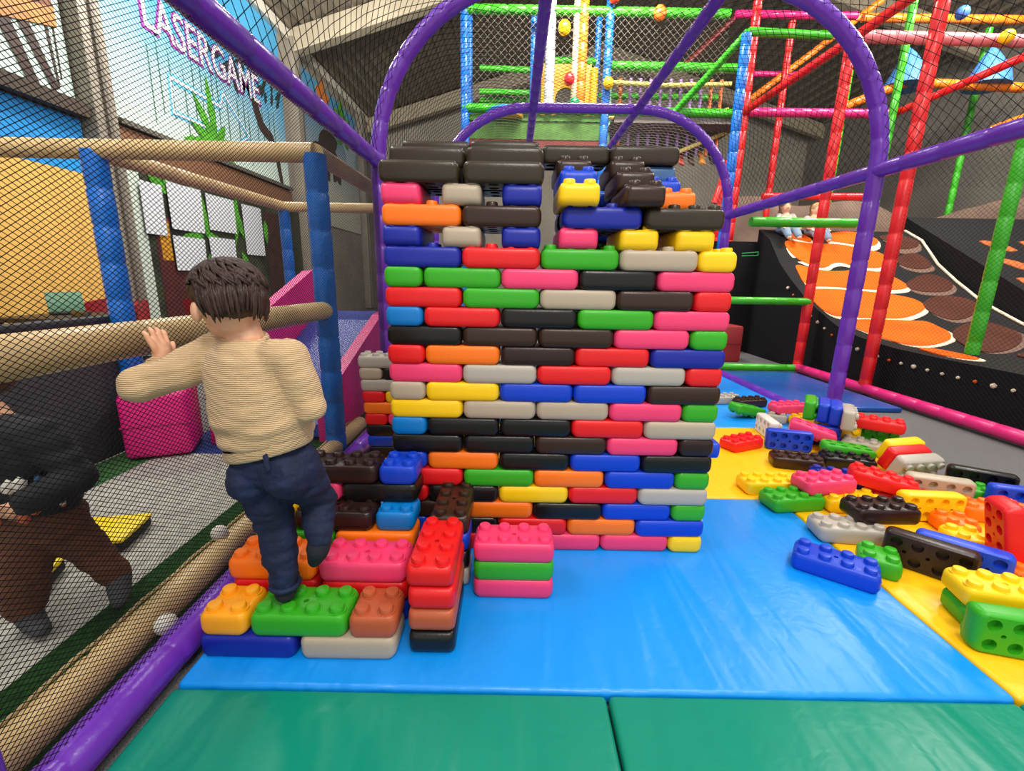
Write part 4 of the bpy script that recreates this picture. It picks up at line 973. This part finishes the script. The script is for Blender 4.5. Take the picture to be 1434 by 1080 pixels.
skin = mat('skin', (226, 172, 138), .5, var=.06, vscale=20); skin.node_tree.nodes['Principled BSDF'].inputs['Subsurface Weight'].default_value = .12
skin.node_tree.nodes['Principled BSDF'].inputs['Subsurface Radius'].default_value = (.02, .008, .004)
knit = mat('beige_knit', (196, 166, 128), .9, spec=.2, sheen=.2)
nt = knit.node_tree; b = nt.nodes['Principled BSDF']; tc = nt.nodes.new('ShaderNodeTexCoord'); wv = nt.nodes.new('ShaderNodeTexWave'); wv.bands_direction = 'Z'; wv.inputs['Scale'].default_value = 62; wv.inputs['Distortion'].default_value = 2.0; wv.inputs['Detail'].default_value = 2
bp = nt.nodes.new('ShaderNodeBump'); bp.inputs['Strength'].default_value = .6; bp.inputs['Distance'].default_value = .004
nt.links.new(tc.outputs['Object'], wv.inputs[0]); nt.links.new(wv.outputs[1], bp.inputs['Height']); nt.links.new(bp.outputs[0], b.inputs['Normal'])
mk = nt.nodes.new('ShaderNodeMixRGB'); mk.inputs[1].default_value = lin((188, 156, 114)); mk.inputs[2].default_value = lin((222, 192, 150)); nt.links.new(wv.outputs[1], mk.inputs[0]); nt.links.new(mk.outputs[0], b.inputs['Base Color'])
denim = mat('denim', (20, 36, 74), .8, bump=.25, bscale=260, var=.5, vscale=14, stretch=(1, 1, .35))
sockm = mat('dark_sock', (26, 28, 40), .9, bump=.2, bscale=200)
hairm = mat('dark_brown_hair', (60, 40, 31), .5, bump=.5, bscale=60, stretch=(1, 1, .25), var=.35, vscale=50, spec=.4)

boy = Vector((-.70, 1.235, .167))
BOY_LABEL = 'small boy in beige sweater and jeans climbing the block stairs, hand on the net'
Hc = Vector((-.765, 1.235, 1.085))
yaw = R(42)     # head turned towards the net
def hd(x, y, z):   # head frame: x towards his right ear, y forward, z up
    tl = Matrix.Rotation(yaw, 3, 'Z') @ Matrix.Rotation(R(-14), 3, 'X')
    return Hc + tl @ Vector((x, y, z))
HR = (-14, 0, 42)
LS, RS = Vector((-.842, 1.262, .945)), Vector((-.615, 1.215, .945))
LE, LW = Vector((-.990, 1.165, .868)), Vector((-1.004, 1.268, .905))
RE, RW = Vector((-.562, 1.205, .808)), Vector((-.635, 1.33, .80))
LHp, RHp = Vector((-.752, 1.245, .605)), Vector((-.640, 1.235, .625))
LK, LA = Vector((-.722, 1.262, .40)), Vector((-.700, 1.235, .215))
RK, RA = Vector((-.610, 1.320, .455)), Vector((-.588, 1.255, .355))
PEL, CHE, NEK = Vector((-.698, 1.24, .635)), Vector((-.73, 1.24, .86)), Vector((-.735, 1.235, .985))
parts = [('e', hd(0, .005, .01), (.076, .090, .092), HR), ('e', hd(0, .035, -.045), (.058, .055, .052), HR),       # skull, jaw
         ('e', hd(0, .093, -.022), (.011, .014, .012), HR), ('e', hd(0, .082, -.060), (.024, .012, .009), HR),        # nose, mouth
         ('e', hd(-.080, -.002, -.022), (.012, .021, .028), HR), ('e', hd(.080, -.002, -.022), (.012, .021, .028), HR),   # ears
         ('e', hd(-.032, .083, .008), (.014, .009, .010), HR), ('e', hd(.032, .083, .008), (.014, .009, .010), HR),
         ('l', [NEK, NEK + Vector((-.01, .005, .05)), hd(0, -.012, -.05)], [.050, .044, .046]),
         ('l', [PEL, CHE, NEK - Vector((0, 0, .03))], [.07, .08, .05]), ('l', [LS, CHE + Vector((0, 0, .07)), RS], [.04, .05, .04]),
         ('l', [LS, LE, LW], [.036, .03, .022]), ('l', [RS, RE, RW], [.036, .03, .022]),
         ('l', [PEL, LHp, LK, LA], [.06, .05, .038, .026]), ('l', [PEL, RHp, RK, RA], [.06, .05, .038, .026]),
         ('l', [LA, LA - Vector((0, 0, .022)), Vector((-.715, 1.30, .190))], [.024, .022, .016]), ('l', [RA, Vector((-.607, 1.268, .31))], [.024, .016])]
# left hand spread on the net
palm = LW + Vector((-.004, .014, .034))
parts.append(('l', [LW, palm], [.021, .024])); parts.append(('e', palm + Vector((.004, .006, .004)), (.013, .028, .027), (0, 0, 0)))
for i, (dy, L) in enumerate(((-.026, .043), (-.009, .052), (.009, .050), (.026, .040))):
    k0 = palm + Vector((0, dy, .020)); k1 = k0 + Vector((-.007, dy * .18, L * .45)); k2 = k1 + Vector((-.002, dy * .10, L * .33)); k3 = k2 + Vector((-.006, 0, L * .16))
    parts.append(('l', [palm + Vector((0, dy * .7, 0)), k0, k1, k2, k3], [.009, .0088, .0080, .0074, .0064]))
parts.append(('l', [palm + Vector((.004, .020, -.010)), palm + Vector((.002, .042, .004)), palm + Vector((-.004, .052, .020))], [.010, .0088, .0074]))
# right hand
rp = RW + Vector((-.01, .03, -.008)); parts.append(('l', [RW, rp], [.021, .023])); parts.append(('e', rp, (.026, .028, .013), (0, 0, 0)))
for i in range(4): dx = (-.021, -.007, .008, .021)[i]; parts.append(('l', [rp + Vector((dx, .01, 0)), rp + Vector((dx, .038, -.004)), rp + Vector((dx, .052, -.018))], [.0085, .008, .0068]))
parts.append(('l', [rp + Vector((-.02, -.005, 0)), rp + Vector((-.038, .014, .004))], [.009, .0075]))
body = obj('person', shift(blob(parts, .0042, 2), boy), skin); body.location = boy
tag(body, BOY_LABEL, 'person')
# sweater: torso, puffy sleeves, folds, ribbed hem
def folds(co):
    n1 = noise.noise(Vector((co.x * 7 + co.z * 6, co.y * 7, co.z * 24 - co.x * 5))); n2 = noise.noise(Vector((co.x * 26 + co.z * 14, co.y * 20, co.z * 40)))
    k = min(1.0, max(.12, (.86 - co.z) / .12)) if co.x > -.86 else .5
    return .018 * n1 * k + .002 * n2
def ringc(z, x, rx_, ry_, ti=0.0, y=1.237): return ((x, y, z), rx_, ry_, -9, ti)
sw = [('r', [ringc(.690, -.703, .124, .098, .24), ringc(.704, -.704, .133, .106, .23), ringc(.735, -.707, .139, .110, .16), ringc(.775, -.713, .140, .110, .08), ringc(.82, -.720, .137, .107, .03), ringc(.87, -.727, .132, .101), ringc(.91, -.731, .126, .094), ringc(.945, -.733, .113, .084), ringc(.972, -.735, .084, .070), ringc(.990, -.736, .058, .056)]),
      ('l', [LS + Vector((.035, -.004, -.004)), LS, (LS + LE) / 2 + Vector((0, 0, -.008)), LE, (LE + LW) / 2 + Vector((.003, 0, 0)), LW - Vector((0, .008, .004))], [.058, .058, .056, .050, .042, .030]),
      ('l', [RS + Vector((-.03, 0, -.006)), RS + Vector((.004, 0, -.004)), (RS + RE) / 2 + Vector((.004, 0, 0)), RE, (RE + RW) / 2, RW], [.058, .057, .052, .046, .040, .030])]
swo = obj('sweater', shift(blob(sw, .0060, 8, folds), boy), knit, body)
V, F = [], []; q_ = 72
for k, (dz, gr) in enumerate(((0.004, 1.0), (-.004, 1.012), (-.016, 1.0), (-.026, .985), (-.030, .95), (-.024, .90))):
    for i in range(q_):
        a = 2 * math.pi * i / q_; rib = 1 + (.012 if i % 2 else 0); ex, ey = .126 * gr * rib * math.cos(a), .100 * gr * rib * math.sin(a)
        V.append(Vector((-.703 + ex * math.cos(R(-9)) - ey * math.sin(R(-9)), 1.237 + ex * math.sin(R(-9)) + ey * math.cos(R(-9)), .692 + dz + ex * .24)) - boy)
for k in range(5):
    for i in range(q_): j = (i + 1) % q_; F.append((k * q_ + i, k * q_ + j, (k + 1) * q_ + j, (k + 1) * q_ + i))
obj('hem', mesh('hem', V, F, True), knit, swo)
col_ = [Vector((NEK.x - .002 + .054 * math.cos(2 * math.pi * i / 24), NEK.y + .052 * math.sin(2 * math.pi * i / 24), NEK.z + .002 + .012 * math.sin(2 * math.pi * i / 24))) - boy for i in range(25)]
V, F = sweep(col_, [.0085] * 25, 8, caps=False); obj('collar', mesh('collar', V, F, True), knit, swo)
for pt_, dr_ in ((LW - Vector((.0, .012, .006)), (LW - LE).normalized()),):
    u_ = dr_.orthogonal().normalized(); v_ = dr_.cross(u_)
    ring = [pt_ + (u_ * math.cos(2 * math.pi * i / 18) + v_ * math.sin(2 * math.pi * i / 18)) * .0285 - boy for i in range(19)]
    V, F = sweep(ring, [.0065] * 19, 6, caps=False); obj('cuff', mesh('cuff', V, F, True), knit, swo)
# jeans
def creases(co): return .006 * noise.noise(Vector((co.x * 14, co.y * 14, co.z * 40))) + .0028 * noise.noise(Vector((co.x * 40, co.y * 40, co.z * 90)))
je = [('e', PEL + Vector((0, -.004, -.005)), (.113, .092, .085), (0, -10, -8)), ('e', LHp + Vector((.0, -.030, -.02)), (.066, .07, .08)), ('e', RHp + Vector((.0, -.028, -.02)), (.066, .07, .08)),
      ('l', [LHp, (LHp + LK) / 2, LK, (LK + LA) / 2 + Vector((0, -.006, 0)), LA + Vector((0, 0, .012))], [.074, .068, .055, .050, .040]),
      ('l', [RHp, (RHp + RK) / 2, RK, (RK + RA) / 2 + Vector((0, -.006, 0)), RA + Vector((0, 0, .022))], [.074, .066, .055, .048, .040])]
jo = obj('jeans', shift(blob(je, .0062, 4, creases), boy), denim, body)
for q in (LA + Vector((0, 0, .004)),):
    ring = [q + Vector((.041 * math.cos(2 * math.pi * i / 20), .041 * math.sin(2 * math.pi * i / 20), 0)) - boy for i in range(21)]
    V, F = sweep(ring, [.008] * 21, 6, caps=False); obj('cuff', mesh('cuff', V, F, True), denim, jo)
bl = box('belt_loop', Vector((-.660, 1.139, .668)) - boy, (.014, .008, .05), denim, jo, bevel=.003); bl.rotation_euler = (R(-8), R(-8), 0)
for x, z in ((-.652, .618),):
    pk_ = box('back_pocket', Vector((x, 1.146, z)) - boy, (.066, .006, .07), denim, jo, bevel=.003); pk_.rotation_euler = (R(6), R(-12), 0)
for nm_, pts, rr in (('sock', [LA + Vector((0, 0, -.008)), LA + Vector((0, -.004, -.024)), Vector((-.708, 1.275, .190)), Vector((-.718, 1.318, .186))], [.036, .033, .029, .022]),
                     ('sock', [RA + Vector((0, .0, .004)), RA + Vector((-.004, -.012, -.018)), Vector((-.600, 1.255, .315)), Vector((-.618, 1.270, .278))], [.036, .035, .031, .022])):
    obj(nm_, shift(blob([('l', pts, rr)], .005, 3), boy), sockm, body)
# hair: cap plus locks combed from the crown
hp = [('e', hd(0, -.012, .028), (.088, .100, .082), HR), ('e', hd(0, -.046, .000), (.076, .054, .054), HR), ('e', hd(-.0, .070, .048), (.070, .036, .036), HR), ('e', hd(-.060, .035, .044), (.028, .046, .028), HR), ('e', hd(.060, .035, .044), (.028, .046, .028), HR)]
hcap = blob(hp, .006, 3, lambda co: .005 * noise.noise(co * 38) + .003 * noise.noise(co * 90))
V = [tuple(v.co) for v in hcap.vertices]; F = [tuple(p.vertices) for p in hcap.polygons]
for i in range(430):
    a = random.uniform(0, 2 * math.pi); e0 = random.uniform(.35, 1.45); e1 = max(e0 - random.uniform(.25, .65), -.05 if math.sin(a) < -.2 else .22)
    tw = random.uniform(.1, .5)
    pts = []
    for t in range(6):
        e = e0 + (e1 - e0) * t / 5; aa = a + tw * t / 5; kk = 1.03 + .05 * t / 5 * random.uniform(.3, 1.3)
        pts.append(hd(.088 * kk * math.cos(e) * math.cos(aa), -.014 + .099 * kk * math.cos(e) * math.sin(aa), .026 + .083 * kk * math.sin(e)))
    sweep(pts, [.0034, .0052, .0054, .0046, .003, .0006], 5, V, F)
for i in range(190):   # nape and side fringe
    a = random.uniform(math.pi * 1.12, math.pi * 1.88); z0 = random.uniform(.015, .06); L = random.uniform(.05, .085)
    if abs(math.cos(a)) > .93: L *= .6
    p0 = Vector((.090 * math.cos(a), -.016 + .101 * math.sin(a), z0))
    pts = [hd(*(p0 + Vector((-p0.x * .20 * t * t, -p0.y * .16 * t * t, -L * t)))) for t in (0, .3, .6, .85, 1)]
    sweep(pts, [.001, .0042, .0046, .0032, .0006], 5, V, F)
pass
hair = bpy.data.meshes.new('hair'); hair.from_pydata(V, [], F); hair.update()
for p in hair.polygons: p.use_smooth = True
obj('hair', shift(hair, boy), hairm, body)

# child running past on the turf, outside the net
k2 = Vector((-1.55, 1.33, .012))
def kk(x, y, z): return k2 + Vector((x, y, z))
pl, ch, nk = kk(.03, .0, .36), kk(-.01, -.01, .60), kk(-.06, .01, .70)
h2 = kk(-.13, .02, .83)
l1k, l1a, l1t = kk(-.02, -.05, .20), kk(-.035, -.06, .05), kk(.05, -.10, .025)
l2k, l2a, l2t = kk(.085, .06, .22), kk(.15, .085, .075), kk(.19, .03, .03)
sL, sR = kk(-.11, .05, .66), kk(.11, -.03, .66)
eR, wR = kk(.215, -.045, .535), kk(.150, -.14, .495)
eL, wL = kk(-.2, .05, .52), kk(-.16, -.06, .44)
pp = [('e', h2, (.075, .082, .09)), ('e', h2 + Vector((.01, -.085, -.02)), (.012, .014, .012)), ('e', h2 + Vector((.076, 0, -.01)), (.01, .02, .026)), ('e', h2 + Vector((-.076, 0, -.01)), (.01, .02, .026)),
      ('l', [nk, h2 - Vector((0, 0, .06))], [.045, .042]), ('l', [pl, ch, nk], [.07, .08, .045]), ('l', [sL, ch + Vector((0, 0, .04)), sR], [.04, .05, .04]),
      ('l', [sR, eR, wR], [.036, .03, .024]), ('l', [sL, eL, wL], [.036, .03, .024]), ('l', [pl, l1k, l1a, l1t], [.06, .04, .028, .02]), ('l', [pl, l2k, l2a, l2t], [.06, .04, .028, .02])]
for w_, dr in ((wR, Vector((-.06, -.02, -.03))), (wL, Vector((.03, -.05, -.04)))):
    pm = w_ + dr * .45; pp.append(('l', [w_, pm], [.024, .026])); sd = dr.cross(Vector((0, .6, .8))).normalized()
    for i, s_ in enumerate((-.024, -.008, .008, .024)):
        b0 = pm + sd * s_; pp.append(('l', [b0, b0 + dr * .42, b0 + dr * .62 + Vector((.006, .012, -.014))], [.0095, .0088, .007]))
    pp.append(('l', [pm - sd * .02, pm - sd * .042 + dr * .2], [.010, .008]))
per2 = obj('person', shift(blob(pp, .005, 2), k2), skin); per2.location = k2
tag(per2, 'child in black printed top and brown trousers running on the white turf behind netting', 'person')
jk = mat('black_print_top', (20, 22, 30), .8, var=.3, vscale=18)
jm = blob([('e', ch + Vector((0, 0, -.02)), (.145, .10, .14)), ('e', pl + Vector((-.01, 0, .10)), (.14, .105, .12)), ('l', [sL, ch + Vector((0, 0, .05)), sR], [.06, .06, .06]), ('l', [sR, eR, (eR + wR) / 2, wR], [.062, .056, .046, .036]), ('l', [sL, eL, (eL + wL) / 2, wL], [.062, .056, .046, .036])], .008, 4, folds)
jko = obj('top', shift(jm, k2), jk, per2)
for i in range(26):   # printed flecks
    a = random.uniform(-.3, 1.9); z = random.uniform(.42, .64); c = random.choice(['white', 'blue', 'copper', 'steel'])
    pt = Vector((-.005 + .156 * math.sin(a), -.008 - .118 * math.cos(a), z)); f_ = icos('print_fleck', random.uniform(.008, .02), mat('fleck_' + c, BC[c], .7), jko, pt, 1, (1, .25, 1.4)); f_.rotation_euler = (0, 0, -a * -1)
trm = blob([('e', pl, (.125, .10, .09)), ('l', [pl + Vector((-.05, 0, 0)), l1k, l1a + Vector((0, 0, .03))], [.085, .068, .055]), ('l', [pl + Vector((.03, 0, 0)), l2k, l2a + Vector((-.01, 0, .02))], [.078, .06, .048])], .008, 4, creases)
obj('trousers', shift(trm, k2), mat('brown_cord', (98, 58, 38), .9, var=.3, vscale=20), per2)
for a_, t_ in ((l1a, l1t), (l2a, l2t)): obj('sock', shift(blob([('l', [a_ + Vector((0, 0, .01)), (a_ + t_) / 2 + Vector((0, 0, -.012)), t_], [.040, .034, .026])], .007, 3), k2), mat('grey_sock', (70, 70, 76), .9), per2)
obj('hair', shift(blob([('e', h2 + Vector((0, .014, .024)), (.09, .098, .09)), ('e', h2 + Vector((0, .05, -.02)), (.08, .055, .06))], .008, 3, lambda co: .006 * noise.noise(co * 40)), k2), mat('brown_hair', (92, 58, 38), .6, var=.4, vscale=60), per2)

# two children at the top of the lava slide
def little(x, y, z, lb, top, hairc, lean):
    o0 = Vector((x, y, z)); hh = o0 + Vector((lean, 0, .40))
    s1, s2 = o0 + Vector((-.11, 0, .26)), o0 + Vector((.11, 0, .26))
    ps_ = [('e', hh, (.075, .085, .095)), ('e', hh + Vector((0, -.088, -.01)), (.012, .014, .014)), ('e', hh + Vector((.076, 0, 0)), (.01, .02, .025)), ('e', hh + Vector((-.076, 0, 0)), (.01, .02, .025)), ('l', [o0 + Vector((0, 0, .28)), hh], [.045, .045]), ('l', [o0 + Vector((0, 0, .04)), o0 + Vector((0, 0, .25))], [.08, .08]),
           ('l', [s1, o0 + Vector((-.15, -.08, .14)), o0 + Vector((-.12, -.2, .08))], [.035, .03, .024]), ('l', [s2, o0 + Vector((.15, -.08, .14)), o0 + Vector((.12, -.2, .08))], [.035, .03, .024]),
           ('l', [o0 + Vector((-.05, 0, .05)), o0 + Vector((-.08, -.20, .05)), o0 + Vector((-.08, -.34, -.10))], [.06, .05, .035]), ('l', [o0 + Vector((.05, 0, .05)), o0 + Vector((.08, -.20, .05)), o0 + Vector((.08, -.34, -.10))], [.06, .05, .035])]
    for sx in (-1, 1):
        for k in range(4): ps_.append(('l', [o0 + Vector((sx * .12 + (k - 1.5) * .014, -.21, .075)), o0 + Vector((sx * .12 + (k - 1.5) * .015, -.26, .05))], [.010, .008]))
        ps_.append(('l', [o0 + Vector((sx * .10, -.2, .08)), o0 + Vector((sx * .075, -.225, .08))], [.010, .008]))
    p_ = obj('person', shift(blob(ps_, .009, 2), o0), skin); p_.location = o0; tag(p_, lb, 'person')
    obj('top', shift(blob([('e', o0 + Vector((0, 0, .16)), (.125, .10, .15)), ('l', [s1, o0 + Vector((-.15, -.08, .14)), o0 + Vector((-.13, -.16, .10))], [.055, .046, .04]), ('l', [s2, o0 + Vector((.15, -.08, .14)), o0 + Vector((.13, -.16, .10))], [.055, .046, .04])], .012, 3), o0), top, p_)
    obj('trousers', shift(blob([('l', [o0 + Vector((-.05, 0, .06)), o0 + Vector((-.08, -.20, .05)), o0 + Vector((-.08, -.32, -.07))], [.075, .065, .05]), ('l', [o0 + Vector((.05, 0, .06)), o0 + Vector((.08, -.20, .05)), o0 + Vector((.08, -.32, -.07))], [.075, .065, .05])], .012, 3), o0), mat('grey_blue_trousers', (120, 140, 160), .8), p_)
    obj('hair', shift(blob([('e', hh + Vector((0, .02, .03)), (.09, .095, .09)), ('e', hh + Vector((0, .05, -.08)), (.08, .05, .12))], .011, 2, lambda co: .006 * noise.noise(co * 30)), o0), mat('hair_' + hairc, dict(fair=(176, 138, 92), light=(140, 104, 72))[hairc], .6, var=.3, vscale=40), p_)
little(4.46, 7.92, 1.98, 'child in a pale grey top sitting at the head of the lava slide', mat('pale_top', (196, 190, 182), .8, var=.3, vscale=20), 'light', -.02)
little(4.90, 7.86, 1.94, 'fair-haired child in a pink and white top sitting where the orange lava scales start', mat('pink_white_top', (206, 176, 172), .8, var=.2), 'fair', .02)
